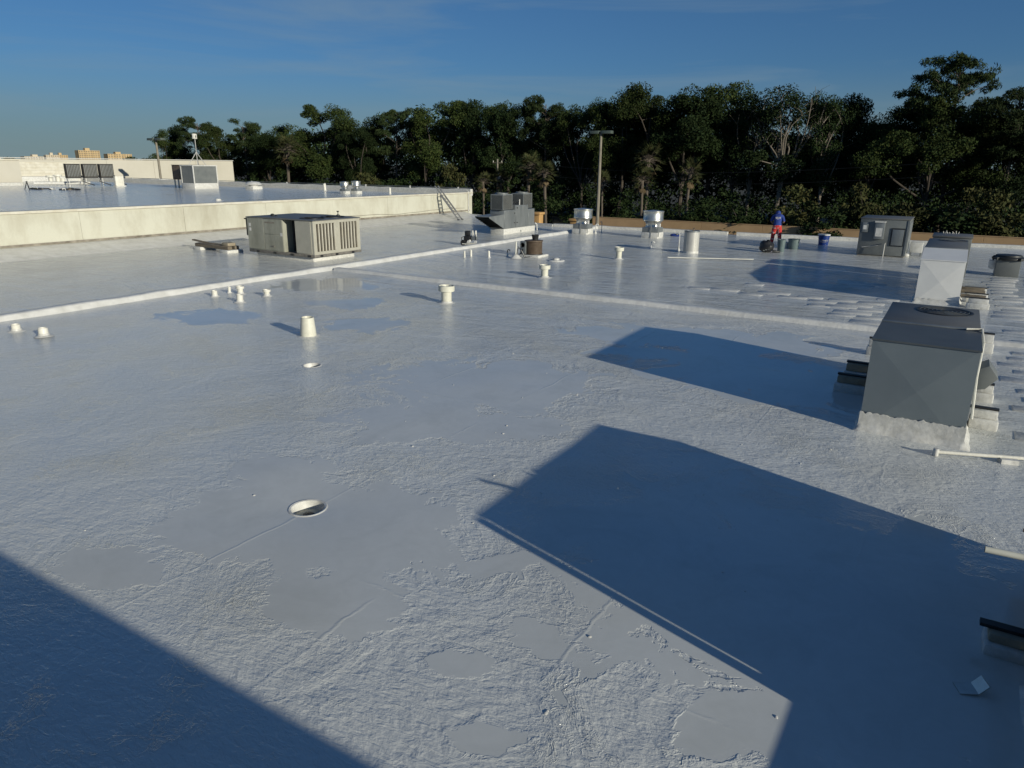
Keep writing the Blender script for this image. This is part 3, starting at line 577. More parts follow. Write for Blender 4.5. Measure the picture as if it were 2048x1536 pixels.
T = [  # kind, picture x, picture y of its top, distance Y, width factor, label
 ('oak', 322, 262, 112, 0.8, 'oak with sky gaps at the left end of the tree belt, behind the lamp post'),
 ('dark', 352, 252, 118, 0.9, 'dark tree just left of the antenna mast'),
 ('pine', 396, 237, 114, 1.0, 'flat-topped pine directly above the antenna mast'),
 ('oak', 440, 252, 112, 1.0, 'round oak right of the antenna mast, over the end of the pale wall'),
 ('pine', 487, 243, 115, 0.9, 'small dark-topped pine right of the pale wall'),
 ('dark', 528, 258, 110, 1.0, 'low dark tree above the mushroom vent'),
 ('oak', 566, 250, 116, 1.0, 'oak just left of the tallest tree on the left half'),
 ('oak', 634, 209, 112, 1.15, 'tall oak standing out above its neighbours, left of centre'),
 ('dark', 678, 236, 117, 1.0, 'dark tree on the right shoulder of the standing-out tall oak'),
 ('dark', 716, 250, 109, 0.9, 'lower tree in the dip above the twin fans of the higher roof'),
 ('oak', 752, 233, 115, 0.9, 'oak right of the dip above the twin fans'),
 ('pine', 790, 216, 112, 1.0, 'pine with a loose open crown above the middle of the cream wall'),
 ('oak', 856, 207, 111, 1.0, 'broad oak above the top of the ladder'),
 ('pine', 905, 209, 117, 0.95, 'pine with a bare trunk right of the ladder'),
 ('dark', 946, 203, 113, 0.9, 'tall dark tree above the right end of the cream wall'),
 ('oak', 985, 207, 118, 0.9, 'oak rising behind the utility pole'),
 ('dark', 1018, 199, 111, 0.85, 'vine-covered tree right of the utility pole'),
 ('oak', 1062, 204, 115, 0.9, 'oak above the two grey condensers'),
 ('pine', 1096, 196, 112, 0.85, 'pine with sky gaps left of the tall lamp post'),
 ('dark', 1130, 221, 117, 0.8, 'lower dark tree in the notch left of the lamp head'),
 ('oak', 1166, 219, 111, 0.8, 'oak just left of the lamp head'),
 ('dark', 1206, 196, 115, 0.9, 'dark tree directly above the lamp head'),
 ('oak', 1244, 189, 112, 0.9, 'oak just right of the lamp head'),
 ('dark', 1274, 179, 118, 0.9, 'tall dark tree above the gap between the two exhaust fans'),
 ('oak', 1308, 178, 112, 0.95, 'oak above the right-hand exhaust fan'),
 ('dark', 1376, 170, 110, 1.15, 'very broad dense dark tree above the white flue'),
 ('oak', 1428, 163, 116, 1.0, 'high oak at the peak of the belt, right of the white flue'),
 ('dark', 1478, 206, 113, 0.8, 'dark tree in the dip left of the worker'),
 ('bare', 1520, 180, 112, 0.9, 'tree with pale bare limbs just left of the worker'),
 ('bare', 1584, 163, 110, 1.1, 'tree with a bleached forked trunk above the worker'),
 ('dark', 1640, 192, 116, 0.9, 'spiky dark tree above the blue bucket'),
 ('bare', 1668, 187, 111, 0.9, 'tree with spreading bleached limbs right of the blue bucket'),
 ('dark', 1712, 194, 114, 0.85, 'dark tree above the left edge of the dark grey rooftop unit'),
 ('dark', 1756, 226, 112, 0.8, 'low dark tree over the dark grey rooftop unit'),
 ('oak', 1800, 211, 116, 0.9, 'oak left of the tallest pine'),
 ('pine', 1846, 206, 118, 0.9, 'small pine at the foot of the tallest pine crown'),
 ('oak', 1892, 197, 110, 1.1, 'broad oak in front of the tallest pine trunk'),
 ('pine', 1932, 112, 114, 0.92, 'tallest pine of all, its flat crown high over the right of the belt'),
 ('oak', 1985, 200, 112, 0.9, 'oak right of the tallest pine, above the roof exhaust fan'),
 ('pine', 2042, 186, 110, 0.9, 'pine cut by the right edge of the picture'),
 ('dark', 2075, 205, 112, 1.0, 'dark tree mostly beyond the right edge of the picture'),
 ('palm', 572, 282, 104, 1.0, 'single palm with a bare reddish trunk, left of centre, over the higher roof'),
 ('palm', 966, 352, 97, 1.0, 'short palm between the cream wall and the grey double unit'),
 ('palm', 1002, 346, 100, 0.9, 'palm behind the transformer on the utility pole'),
 ('palm', 1058, 318, 99, 1.05, 'tall palm behind the two grey condensers, left one of the pair'),
 ('palm', 1092, 332, 97, 1.05, 'palm with a leaning trunk right of the grey condensers'),
 ('palm', 1206, 352, 98, 0.95, 'palm right behind the shaft of the tall lamp post'),
 ('palm', 1296, 300, 101, 0.95, 'high palm above the right-hand exhaust fan'),
 ('palm', 1286, 346, 97, 1.0, 'low palm with brown hanging fronds above the right-hand exhaust fan'),
 ('palm', 1382, 330, 98, 0.9, 'slim palm above the white flue'),
 ('olive', 1590, 372, 97, 1.7, 'olive bush behind the wall just right of the worker'),
 ('olive', 1738, 362, 97, 1.3, 'sunlit yellowish bush left of the dark grey rooftop unit'),
 ('olive', 1800, 385, 97, 1.6, 'bush with pale leaves behind the dark grey rooftop unit'),
 ('shrub', 1655, 415, 92.3, 1.25, 'dark shrub hanging over the tan wall behind the blue bucket'),
 ('shrub', 1482, 404, 95, 1.8, 'dark shrub behind the tan wall left of the worker'),
 ('shrub', 1880, 398, 95, 2.0, 'dark shrub behind the wall above the white-wrapped duct'),
 ('olive', 1985, 380, 96, 1.6, 'olive bush above the roof exhaust fan'),
 ('shrub', 1412, 398, 95, 1.6, 'dark shrub behind the wall above the white flue'),
 ('olive', 1950, 372, 98, 1.4, 'olive bush left of the roof exhaust fan'),
 ('olive', 720, 325, 102, 1.5, 'olive bush above the twin fans of the higher roof'),
 ('olive', 900, 330, 100, 1.4, 'vine-green bush above the ladder'),
]
for kind, px, ty, Y, wd, lab in T:
    q = atY(px, ty, Y); h = q.z + 5.0; grp = {'palm': 'palms behind the tan wall', 'shrub': 'bushes behind the tan wall', 'olive': 'bushes behind the tan wall'}.get(kind, 'trees of the belt behind the roofs')
    if kind in ('shrub', 'olive'): wd = wd * min(1.0, 4.6 / h)
    plant(kind, (q.x, Y, -5), h * 1.02, wd, lab, grp)
# the wood behind and the undergrowth below the trees, too dense to count
r = np.random.default_rng(55); cen, rad_, per = [], [], []
for k in range(1500):
    X = -172 + 237 * r.random(); Y = 118 + 24 * r.random(); top = 15.5 + 2.5 * math.sin(X * 0.11) + 1.5 * math.sin(X * 0.31)
    if X < -150: top *= 0.82
    cen.append((X, Y, -5 + top * r.random() ** 0.8)); rad_.append(1.8 + 1.4 * r.random()); per.append(75)
wood = link('woodland', cards_mesh('woodland', *cluster_cards(r, np.array(cen), rad_, per, 0.38, 0.6), [M['leaf_dark']]))
tag(wood, 'dense dark wood behind the first row of trees', 'woodland', kind='stuff')
cen, rad_, per = [], [], []
for k in range(1150):
    X = -190 + 230 * r.random(); Y = 95 + 22 * r.random(); cen.append((X, Y, -5 + (4.6 + 0.16 * (Y - 95)) * r.random() ** 1.1)); rad_.append(0.8 + 0.9 * r.random()); per.append(110)
ug = link('undergrowth', cards_mesh('undergrowth', *cluster_cards(r, np.array(cen), rad_, per, 0.17, 0.6), [M['leaf_dark']]))
tag(ug, 'tangled dark undergrowth at the foot of the trees', 'undergrowth', kind='stuff')

# ------------------------------------------------------------------ tan wall, pillars, fence
tw = empty('perimeter_wall', (0, 0, 0), 0, 'long tan stucco wall between the roof edge and the trees, right side', 'wall')
WY = 91.4; x = -43.0; k = 0
while x < 40:
    MB().box(x + 0.015, x + 7.585, WY - 0.12 - 0.004 * (k % 2), WY + 0.12, -5, -2.62).build('wall_panel', M['tan'], tw, 0.015, 1); x += 7.6; k += 1
MB().box(-43.1, 40, WY - 0.17, WY + 0.17, -2.62, -2.55).build('wall_cap', M['tan'], tw)
for px, top, lab in ((1075, 424, 'ochre gate pillar with a cap, right behind the grey double unit'), (1152, 437, 'ochre gate pillar beside the left exhaust fan')):
    q = atY(px, top, 90.5); z1 = q.z; p = empty('gate_pillar', (q.x, 90.5, -5), 0, lab, 'pillar', 'pillars of the wall opening')
    MB().box(-0.62, 0.62, -0.6, 0.6, 0, z1 + 5 - 0.35).build('shaft', M['orange'], p, 0.03); MB().box(-0.8, 0.8, -0.78, 0.78, z1 + 5 - 0.35, z1 + 5).build('cap', M['orange'], p, 0.08)
fn = empty('board_fence', (0, 0, 0), 0, 'brown board fence seen between the cream wall and the grey double unit', 'fence')
q0 = atY(935, 436, 84.0); x = q0.x - 1
for k in range(22): MB().box(x + k * 0.32, x + k * 0.32 + 0.29, 83.96, 84.0 + 0.02 * (k % 2), -5, q0.z + 0.35 + 0.03 * (k % 3)).build('board', M['brown'], fn)

# ------------------------------------------------------------------ poles
def lamp_post(loc, top, label, heads):
    p = empty('lamp_post', loc, 0, label, 'lamp post', 'parking lot lamp posts'); h = top - loc[2]
    MB().prism([(-0.17, -0.17), (0.17, -0.17), (0.17, 0.17), (-0.17, 0.17)], 'z', 0, 0.02).tube([(0, 0, 0), (0, 0, h - 0.25)], [0.24, 0.15], 8).build('pole', M['pole'], p)
    MB().box(-0.9, 0.9, -0.06, 0.06, h - 0.25, h - 0.13).build('bracket', M['lamp'], p)
    for sx, ln in heads: MB().prism([(-0.42, 0), (0.42, 0), (0.36, 0.34), (-0.36, 0.34)], 'x', sx * 0.18, sx * (0.18 + ln)).build('lamp_head', M['lamp'], p, 0.03, loc=(0, 0, h - 0.42))
    return p
q = atY(1204, 260, 80); a_ = lamp_post((atY(1194, 455, 80).x, 80, -5), q.z, 'tall lamp post with two box heads standing right of the left exhaust fan', ((-1, 1.1), (1, 1.2)))
q = atY(312, 275, 71.5); b_ = lamp_post((atY(320, 345, 71.5).x, 71.5, -5), q.z, 'lamp post with a double head in front of the pale building, left', ((-1, 1.6), (1, 1.7)))
q = atY(995, 318, 100); up = empty('utility_pole', (q.x, 100, -5), 0, 'wooden utility pole with a grey transformer, left of the grey condensers', 'utility pole')
MB().tube([(0, 0, 0), (0, 0, q.z + 5)], [0.20, 0.13], 8).build('pole', M['pole'], up)
MB().box(-0.9, 0.9, -0.08, 0.08, q.z + 4.35, q.z + 4.5).build('crossarm', M['wood'], up)
MB().cyl(0.42, -0.1, q.z + 5 - 3.1, q.z + 5 - 2.1, 0.26, 12).build('transformer', M['galv'], up)
MB().box(0.1, 0.4, -0.12, -0.04, q.z + 2.2, q.z + 2.3).build('hanger', M['dark'], up)
for k in (-0.8, 0.0, 0.8): MB().cyl(k, 0, q.z + 4.5, q.z + 4.75, 0.05, 8).build('insulator', M['pvc_white'], up)
for j, dz in enumerate((4.72, 3.2)):
    pts = [(q.x + t * 60, 100, -5 + q.z + dz - 1.4 * math.sin(math.pi * t)) for t in np.linspace(0, 1, 18)]
    tag(MB().tube(pts, 0.018, 4).build('power_line', M['dark']), ('upper' if j == 0 else 'lower') + ' thin dark power line running right from the utility pole', 'cable')

# ------------------------------------------------------------------ far towers on the left skyline
def tower(px0, px1, ty, dist, mat, lab, floors, bays):
    d = P2((px0 + px1) / 2, 320); s = dist / math.hypot(d.x, d.y); c = Vector((d.x * s, d.y * s, -5)); w = (px1 - px0) / 1486 * dist
    d2 = P2((px0 + px1) / 2, ty); top = CAM_H + d2.z * dist / math.hypot(d2.x, d2.y)
    t = empty('apartment_tower', c, math.atan2(d.y, d.x) - math.pi / 2 + 0.35, lab, 'building', 'far towers on the skyline'); h = top + 5
    MB().box(-w/2, w/2, -w*0.25, w*0.25, 0, h).build('wall', mat, t); MB().box(-w*0.12, w*0.1, -w*0.12, w*0.12, h, h + 4).build('roof_box', mat, t)
    fh = 3.4; n = int(min(floors, (h - 6) / fh)); bw = w / bays
    for i in range(n):
        for b in range(bays):
            MB().box(-w/2 + (b + 0.28) * bw, -w/2 + (b + 0.72) * bw, -w*0.25 - 0.25, -w*0.25 + 0.3, h - 2.6 - i*fh, h - 1.1 - i*fh).build('window', M['glass'], t)
    for b in range(0, bays + 1, 3): MB().box(-w/2 + b*bw - 0.5, -w/2 + b*bw + 0.5, -w*0.25 - 1.2, -w*0.25 - 0.02, 0, h + 0.3).build('pilaster', mat, t)
    return t
tower(160, 193, 301, 1500, M['condo'], 'tall ochre apartment tower right above the three condensers', 7, 9)
tower(217, 256, 308, 1700, M['condo'], 'ochre apartment block right of the tall ochre tower', 5, 9)
tower(94, 114, 310, 1600, M['condo2'], 'brownish apartment block left of the tall ochre tower', 4, 6)
tower(112, 131, 310, 1650, M['condo'], 'small peach apartment block second left of the tall ochre tower', 4, 6)
tower(52, 88, 313, 1900, M['condo2'], 'lowest wide pale block, leftmost on the skyline', 3, 9)
for px, top, lab in ((25, 312, 'leftmost far tree clump by the pale skyline block'), (46, 307, 'far palm-like tree left of the pale skyline block'), (262, 313, 'far tree clump right of the ochre blocks'), (284, 314, 'far tree clump left of the lamp post')):
    d = P2(px, 318); s = 420 / math.hypot(d.x, d.y); d2 = P2(px, top); zt = CAM_H + d2.z * 420 / math.hypot(d2.x, d2.y)
    plant('shrub', (d.x * s, d.y * s, -5), zt + 5, 1.3, lab, 'far tree clumps on the skyline')
#@@THINGS
# ------------------------------------------------------------------ roof drains
def drain(x, y, r, lab):
    d = empty('roof_drain', (x, y, 0), 0, lab, 'roof drain', 'roof drains')
    MB().lathe([(r + 0.05, -0.026), (r + 0.02, -0.010), (r - 0.004, -0.016), (r - 0.012, -0.06), (r - 0.03, -0.15), (r * 0.6, -0.175), (0.01, -0.18)], 32, caps=False).build('bowl', M['white_rough'], d)
    MB().lathe([(r * 0.40, -0.178), (r * 0.40, -0.12), (r * 0.30, -0.10), (0.01, -0.095)], 20, caps=False).build('strainer', M['dark'], d)
    return d
drain(*DRAINS[0], 'smaller-looking round roof drain just in front of the tapered pipe')
drain(*DRAINS[1], 'large round roof drain in the smooth patch in the foreground')
q = atZ(1112, 521, 0); dr = empty('roof_drain', q, 0, 'flat whitened roof drain right of the round condenser', 'roof drain', 'roof drains')
MB().lathe([(0.40, -0.02), (0.36, 0.03), (0.22, 0.035), (0.20, -0.02)], 24).build('ring', M['white_rough'], dr)
MB().lathe([(0.16, -0.02), (0.15, 0.09), (0.10, 0.12), (0.01, 0.13)], 16).build('strainer', M['white'], dr)

# ------------------------------------------------------------------ pipe vents
def vent(px, py, h, rp, rc, hc, lab, mat='pvc', flare=0.0, cat='vent pipe', boot=True, z=0.0, grp='white vent pipes'):
    p = atZ(px, py, z); v = empty('vent_pipe', (p.x, p.y, z - 0.02), 0, lab, cat, grp); h += 0.02
    MB().lathe([(rp * (1 + flare), 0), (rp * (1 + flare * 0.5), h * 0.5), (rp, h - 0.005), (rp * 0.86, h), (rp * 0.80, h - 0.02), (rp * 0.80, h - 0.12)], 22, caps=False).build('pipe', M[mat], v)
    v.rotation_euler = (rad(random.uniform(-2.2, 2.2)), rad(random.uniform(-2.2, 2.2)), random.random() * 6)
    if boot: MB().lathe([(rp * 2.1, 0.012), (rp * 1.7, 0.03), (rp * 1.25, 0.045), (rp * 1.06, 0.09)], 20, caps=False).build('boot', M['white_rough'], v)
    if rc: MB().lathe([(rp * 1.0, h - hc * 1.05), (rc, h - hc), (rc, h), (rc * 0.88, h + 0.004), (rc * 0.84, h - hc * 0.45), (rp * 0.6, h - hc * 0.5)], 24, caps=False).build('cap', M[mat], v)
    return v
vent(617, 672, 0.47, 0.155, 0, 0, 'stout tapered cream pipe left of centre, without a cap', flare=0.28)
vent(893, 606, 0.53, 0.155, 0.245, 0.16, 'capped cream vent pipe in front of the low cross curb')
vent(1089, 555, 0.47, 0.135, 0.215, 0.14, 'capped cream vent pipe just beyond the low cross curb')
vent(1237, 518, 0.53, 0.13, 0.215, 0.15, 'farthest capped cream vent pipe, left of the white flue')
vent(33, 662, 0.17, 0.10, 0, 0, 'short white stub pipe at the left edge, left one of two', 'pvc_white')
vent(88, 672, 0.20, 0.105, 0, 0, 'short white stub pipe near the left edge, right one of two', 'pvc_white', 0.1)
vent(430, 593, 0.19, 0.085, 0, 0, 'leftmost pipe of the small white cluster by the long curb', 'pvc_white')
vent(459, 586, 0.20, 0.05, 0, 0, 'thinnest pipe of the small white cluster by the long curb', 'pvc_white')
vent(481, 588, 0.25, 0.09, 0.13, 0.07, 'capped rear pipe of the small white cluster by the long curb', 'pvc_white')
vent(480, 604, 0.22, 0.095, 0, 0, 'front pipe of the small white cluster by the long curb', 'pvc_white')
vent(534, 592, 0.20, 0.085, 0.12, 0.06, 'rightmost capped pipe of the small white cluster by the long curb', 'pvc_white')
vent(929, 514, 0.27, 0.045, 0, 0, 'left one of two thin white pipes below the black sprayer', 'pvc_white', boot=False)
vent(942, 512, 0.29, 0.045, 0, 0, 'right one of two thin white pipes below the black sprayer', 'pvc_white', 0.3, boot=False)
vent(978, 515, 0.30, 0.05, 0, 0, 'lone thin white pipe left of the round condenser', 'pvc_white')
def gooseneck(px, py, h, r, lab, z=0.0, mat='white', rz=0.0):
    p = atZ(px, py, z); v = empty('gooseneck_pipe', (p.x, p.y, z - 0.02), rz, lab, 'vent pipe', 'gooseneck pipes')
    pts = [(0, 0, 0), (0, 0, h - 3 * r)] + [(3 * r - 3 * r * math.cos(t), 0, h - 3 * r + 3 * r * math.sin(t)) for t in np.linspace(0.3, 3.0, 7)]
    MB().tube(pts, r, 8).build('pipe', M[mat], v); MB().lathe([(r * 4, 0.01), (r * 2.4, 0.06), (r * 1.3, 0.16), (r * 1.05, 0.2)], 14, caps=False).build('boot', M['white_rough'], v); return v
gooseneck(1015, 513, 0.34, 0.022, 'small bent pipe left of the round condenser', mat='dark')
gooseneck(1302, 495, 0.32, 0.028, 'small white bent pipe in front of the right exhaust fan', rz=0.5)
gooseneck(1357, 501, 0.86, 0.025, 'tall thin bent pipe left of the white flue', rz=3.0)
gooseneck(1191, 467, 0.60, 0.028, 'bent pipe right of the left exhaust fan', rz=0.3)
gooseneck(1203, 466, 0.72, 0.022, 'thinner bent pipe second right of the left exhaust fan', rz=2.8, mat='grey_galv')
q = atZ(1032, 516, 0); lp = empty('line_set', (q.x, q.y, 0), 0, 'white pipe stand with refrigerant lines left of the round condenser', 'pipes')
MB().tube([(-0.02, 0, 0), (0, 0, 0.74)], 0.035, 10).build('riser', M['pvc_white'], lp)
MB().lathe([(0.30, 0.0), (0.22, 0.05), (0.14, 0.12), (0.06, 0.17)], 16).build('boot', M['white_rough'], lp)
for k in range(3):
    MB().tube([(0.05, 0.02 * k, 0.1), (0.08, 0.02 * k, 0.42 + 0.05 * k), (0.18, 0.03 * k, 0.47 - 0.04 * k), (0.30, 0.03 * k, 0.30), (0.45, 0.05 * k, 0.06), (0.7, 0.05 * k + 0.1, 0.10)], 0.016, 6).build('refrigerant_line', M['white' if k == 1 else 'dark'], lp)
q = atZ(1381, 506, 0); fl = empty('flue', (q.x, q.y, -0.02), 0, 'wide white upright flue cylinder right of the exhaust fans', 'flue')
MB().cyl(0, 0, 0, 1.08, 0.365, 36).build('drum', M['galv'], fl)
MB().lathe([(0.372, 0), (0.372, 0.12), (0.369, 0.13)], 36, caps=False).build('base_band', M['white_rough'], fl)
for k in range(3): MB().box(0.366, 0.372, -0.004 + k * 0.0, 0.004, 0.1, 1.05).build('seam', M['galv'], fl).rotation_euler = (0, 0, -1.9 + k * 1.2)
MB().lathe([(0.375, 1.04), (0.375, 1.10), (0.34, 1.10)], 36, caps=False).build('rim', M['grey_galv'], fl)
MB().tube([(0.05, 0, 1.05), (0.05, 0, 1.2), (0.12, 0, 1.22)], 0.03, 8).build('nozzle', M['wood'], fl)

# ------------------------------------------------------------------ upblast exhaust fans
def upblast(px, py, s, lab, z=0.0, grp='upblast exhaust fans'):
    p = atZ(px, py, z); f = empty('exhaust_fan', (p.x, p.y, z - 0.02), 0, lab, 'exhaust fan', grp); f.scale = (s, s, s)
    MB().box(-0.5, 0.5, -0.5, 0.5, 0, 0.34).build('curb', M['white_rough'], f, 0.03)
    MB().box(-0.46, 0.46, -0.46, 0.46, 0.34, 0.62).build('base_box', M['grey_galv'], f, 0.012)
    MB().lathe([(0.44, 0.62), (0.41, 0.66), (0.40, 0.78), (0.42, 0.86), (0.50, 0.93), (0.54, 0.97)], 40, caps=False).build('neck', M['alu'], f)
    MB().lathe([(0.54, 0.97), (0.585, 0.99), (0.585, 1.06), (0.57, 1.08), (0.575, 1.44), (0.60, 1.47), (0.60, 1.52), (0.57, 1.52), (0.55, 1.48), (0.545, 1.1)], 40, caps=False).build('windband', M['alu'], f)
    MB().lathe([(0.50, 1.38), (0.46, 1.50), (0.30, 1.55), (0.02, 1.58)], 32).build('motor_cover', M['alu'], f)
    MB().box(0.44, 0.62, -0.5, -0.38, 0.66, 0.86).build('disconnect_box', M['white'], f, 0.01); MB().tube([(0.53, -0.44, 0.1), (0.53, -0.44, 0.66)], 0.02, 6).build('conduit', M['grey_galv'], f)
    MB().tube([(0.10, -0.52, 0.05), (0.10, -0.50, 0.7), (0.1, -0.42, 0.82)], 0.014, 6).build('grease_pipe', M['grey_galv'], f)
    return f
upblast(1165, 467, 1.0, 'spun aluminium exhaust fan at the far end of the long curb')
upblast(1304, 475, 1.03, 'spun aluminium exhaust fan left of the white flue, right one of the pair')

# ------------------------------------------------------------------ round condenser
q = atZ(1067, 512, 0); rc = empty('round_condenser', (q.x, q.y, 0), 0, 'small round brown condenser with a dark basket on top, centre of the roof', 'condenser')
MB().box(-0.52, 0.52, -0.5, 0.5, -0.02, 0.09).build('pad', M['white_rough'], rc, 0.02)
MB().cyl(0, 0, 0.12, 0.70, 0.36, 28).build('coil', M['coil'], rc)
for k in range(13): MB().lathe([(0.375, 0.13 + k * 0.042), (0.405, 0.125 + k * 0.042), (0.405, 0.14 + k * 0.042), (0.375, 0.155 + k * 0.042)], 28, caps=False).build('louvre_ring', M['rust'], rc)
MB().cyl(0, 0, 0.68, 0.725, 0.43, 28).build('lid', M['rust'], rc, 0.008); MB().cyl(0, 0, 0.09, 0.125, 0.43, 28).build('base_ring', M['dark'], rc)
MB().box(-0.47, -0.18, -0.44, -0.30, 0.12, 0.69).build('control_panel', M['grey_galv'], rc, 0.01)
MB().lathe([(0.085, 0), (0.095, 0.015), (0.11, 0.015), (0.11, 0)], 20).build('gauge_ring', M['dark'], rc, loc=(-0.32, -0.452, 0.52)).rotation_euler = (rad(90), 0, 0)
MB().tube([(-0.3, -0.46, 0.35), (-0.35, -0.48, 0.2), (-0.45, -0.5, 0.1), (-0.5, -0.3, 0.1)], 0.025, 8).build('cable', M['black'], rc)
MB().lathe([(0.13, 0.725), (0.17, 0.96), (0.18, 0.97), (0.16, 0.965), (0.12, 0.74)], 18, (0.02, 0.1, 0), caps=False).build('basket', M['dark'], rc)

# ------------------------------------------------------------------ beige packaged unit
X0, X1, Y0_, Y1_ = -27.12, -22.98, 21.5, 24.3
bu = empty('packaged_unit', (X1, Y0_, 0), 0, 'large beige air conditioner with two louvred panels beyond the long curb', 'air conditioner'); bw, bd = X1 - X0, Y1_ - Y0_
MB().box(-bw + 0.35, -0.22, 0.12, bd - 0.2, -0.02, 0.20).build('curb', M['white_rough'], bu, 0.03)
MB().box(-bw + 0.02, 0.02, -0.02, bd + 0.02, 0.19, 0.30).build('base_rail', M['rail'], bu, 0.008)
for xx in (-3.6, -2.5, -1.4, -0.35): MB().box(xx, xx + 0.16, -0.045, -0.022, 0.20, 0.28).build('lifting_slot', M['black'], bu)
for yy in (0.3, 1.2, 2.2): MB().box(0.022, 0.05, yy, yy + 0.14, 0.20, 0.28).build('lifting_slot', M['black'], bu)
MB().box(-bw, -1.84, 0, bd, 0.30, 1.70).build('cabinet', M['beige'], bu, 0.012)
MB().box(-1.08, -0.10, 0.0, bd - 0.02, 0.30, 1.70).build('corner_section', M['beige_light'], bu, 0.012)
MB().box(-1.84, -1.08, 0.55, bd, 0.30, 1.70).build('coil', M['coil'], bu)
for k in range(5): MB().tube([(-1.7 + k * 0.14, 0.5, 0.35), (-1.68 + k * 0.13, 0.46, 0.8), (-1.72 + k * 0.15, 0.50, 1.2), (-1.66 + k * 0.14, 0.48, 1.6)], 0.022, 6).build('inner_pipe', M['rust' if k % 2 else 'dark'], bu)
MB().box(-1.42, -1.2, 0.35, 0.55, 0.32, 0.75).build('compressor', M['black'], bu, 0.05)
MB().prism([(-bw - 0.02, 1.70), (0.03, 1.70), (0.03, 1.735), (-bw/2, 1.765), (-bw - 0.02, 1.735)], 'y', -0.03, bd + 0.03).build('top_cover', M['unit_top'], bu)
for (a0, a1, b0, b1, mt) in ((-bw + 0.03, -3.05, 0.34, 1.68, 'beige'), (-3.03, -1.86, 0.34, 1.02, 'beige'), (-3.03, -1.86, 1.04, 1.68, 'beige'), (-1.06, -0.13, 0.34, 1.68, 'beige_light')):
    MB().box(a0, a1, -0.018, -0.001, b0, b1).build('access_panel', M[mt], bu, 0.006, 1)
for (a0, b0) in ((-4.0, 1.32), (-4.0, 1.12), (-2.0, 0.98)): MB().box(a0, a0 + 0.13, -0.024, -0.019, b0, b0 + 0.14).build('sticker', M['white'], bu)
MB().box(-2.95, -2.35, -0.023, -0.019, 1.50, 1.56).build('nameplate', M['stain'], bu)
MB().box(-2.6, -2.42, -0.05, -0.019, 0.50, 0.54).build('handle', M['rail'], bu)
# lit end with two louvred grilles
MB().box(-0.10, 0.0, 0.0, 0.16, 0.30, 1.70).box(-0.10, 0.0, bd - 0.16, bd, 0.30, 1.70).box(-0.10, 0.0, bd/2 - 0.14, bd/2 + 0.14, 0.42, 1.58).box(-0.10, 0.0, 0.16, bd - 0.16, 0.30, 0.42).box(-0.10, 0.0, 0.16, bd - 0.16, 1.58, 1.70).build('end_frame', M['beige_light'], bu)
for (g0, g1) in ((0.16, bd/2 - 0.14), (bd/2 + 0.14, bd - 0.16)):
    gr = MB().box(-0.105, -0.07, g0, g1, 0.42, 1.58).build('grille', M['fins'], bu); n = 6; w = (g1 - g0) / n
    for k in range(n + 1): MB().box(-0.066, -0.006, g0 + k * w - 0.02, g0 + k * w + 0.02, 0.425, 1.575).build('slat', M['coping'], gr)
for yy in (bd * 0.28, bd * 0.72):
    MB().lathe([(0.52, 1.742), (0.52, 1.772), (0.49, 1.776), (0.47, 1.745)], 30, (-0.85, yy, 0), caps=False).build('fan_ring', M['dark'], bu)
    MB().cyl(-0.85, yy, 1.748, 1.752, 0.47, 30).build('fan_opening', M['coil'], bu)
    for k in range(4): MB().obox((-0.85 + 0.22 * math.cos(k * 1.57), yy + 0.22 * math.sin(k * 1.57), 1.76), (0.36, 0.14, 0.006), (0.3, 0, k * 1.57)).build('fan_blade', M['dark'], bu)
MB().lathe([(0.10, 1.74), (0.09, 1.80), (0.02, 1.83), (0.02, 1.93), (0.06, 1.95), (0.06, 1.98)], 12, (-1.0, bd - 0.3, 0)).build('rain_sensor', M['dark'], bu)
MB().ball((-bw + 0.9, 0.7, 1.79), (0.11, 0.08, 0.07)).ball((-bw + 1.15, 0.7, 1.77), (0.06, 0.05, 0.04)).build('debris', M['dark'], bu)
MB().box(-bw - 0.10, -bw - 0.03, 0.02, 0.08, 0.9, 1.68).box(-bw - 0.22, -bw - 0.03, 0.03, 0.07, 1.60, 1.65).build('hinge_bar', M['dark'], bu)

# ------------------------------------------------------------------ grey unit with two condensers on top
gu = empty('double_condenser_unit', (-23.4, 37.2, 0), 0, 'grey rooftop unit with an intake hood and two louvred condensers on top', 'air conditioner')
MB().box(-0.95, 0.03, -0.05, 3.75, -0.02, 0.33).build('curb', M['white_rough'], gu, 0.03)
MB().box(-1.0, 0.0, 0.0, 1.3, 0.33, 1.43).build('front_cabinet', M['grey_galv'], gu, 0.012)
MB().box(-1.0, -0.006, 1.31, 2.88, 0.33, 1.68).build('middle_cabinet', M['grey_galv'], gu, 0.012)
MB().box(-1.0, 0.0, 2.89, 3.7, 0.33, 1.40).build('rear_cabinet', M['grey_galv'], gu, 0.012)
for (a0, a1, b0, b1) in ((0.04, 1.26, 0.38, 1.36), (1.36, 2.82, 0.38, 1.62), (2.94, 3.64, 0.38, 1.34)): MB().box(-0.004, 0.016, a0, a1, b0, b1).build('access_door', M['grey_galv'], gu, 0.006, 1)
for (a, b) in ((1.15, 0.62), (1.15, 1.2), (1.46, 0.62), (1.46, 1.5)): MB().box(0.014, 0.045, a, a + 0.10, b, b + 0.05).build('latch', M['black'], gu)
MB().prism([(-0.005, 1.18), (-1.62, 1.12), (-1.60, 1.06), (-0.005, 0.36)], 'x', -0.02, 0.0).prism([(-0.005, 1.18), (-1.62, 1.12), (-1.60, 1.06), (-0.005, 0.36)], 'x', -1.0, -0.98).prism([(-0.005, 1.20), (-1.64, 1.14), (-1.64, 1.11), (-0.005, 1.17)], 'x', -1.01, 0.01).build('intake_hood', M['grey_galv'], gu)
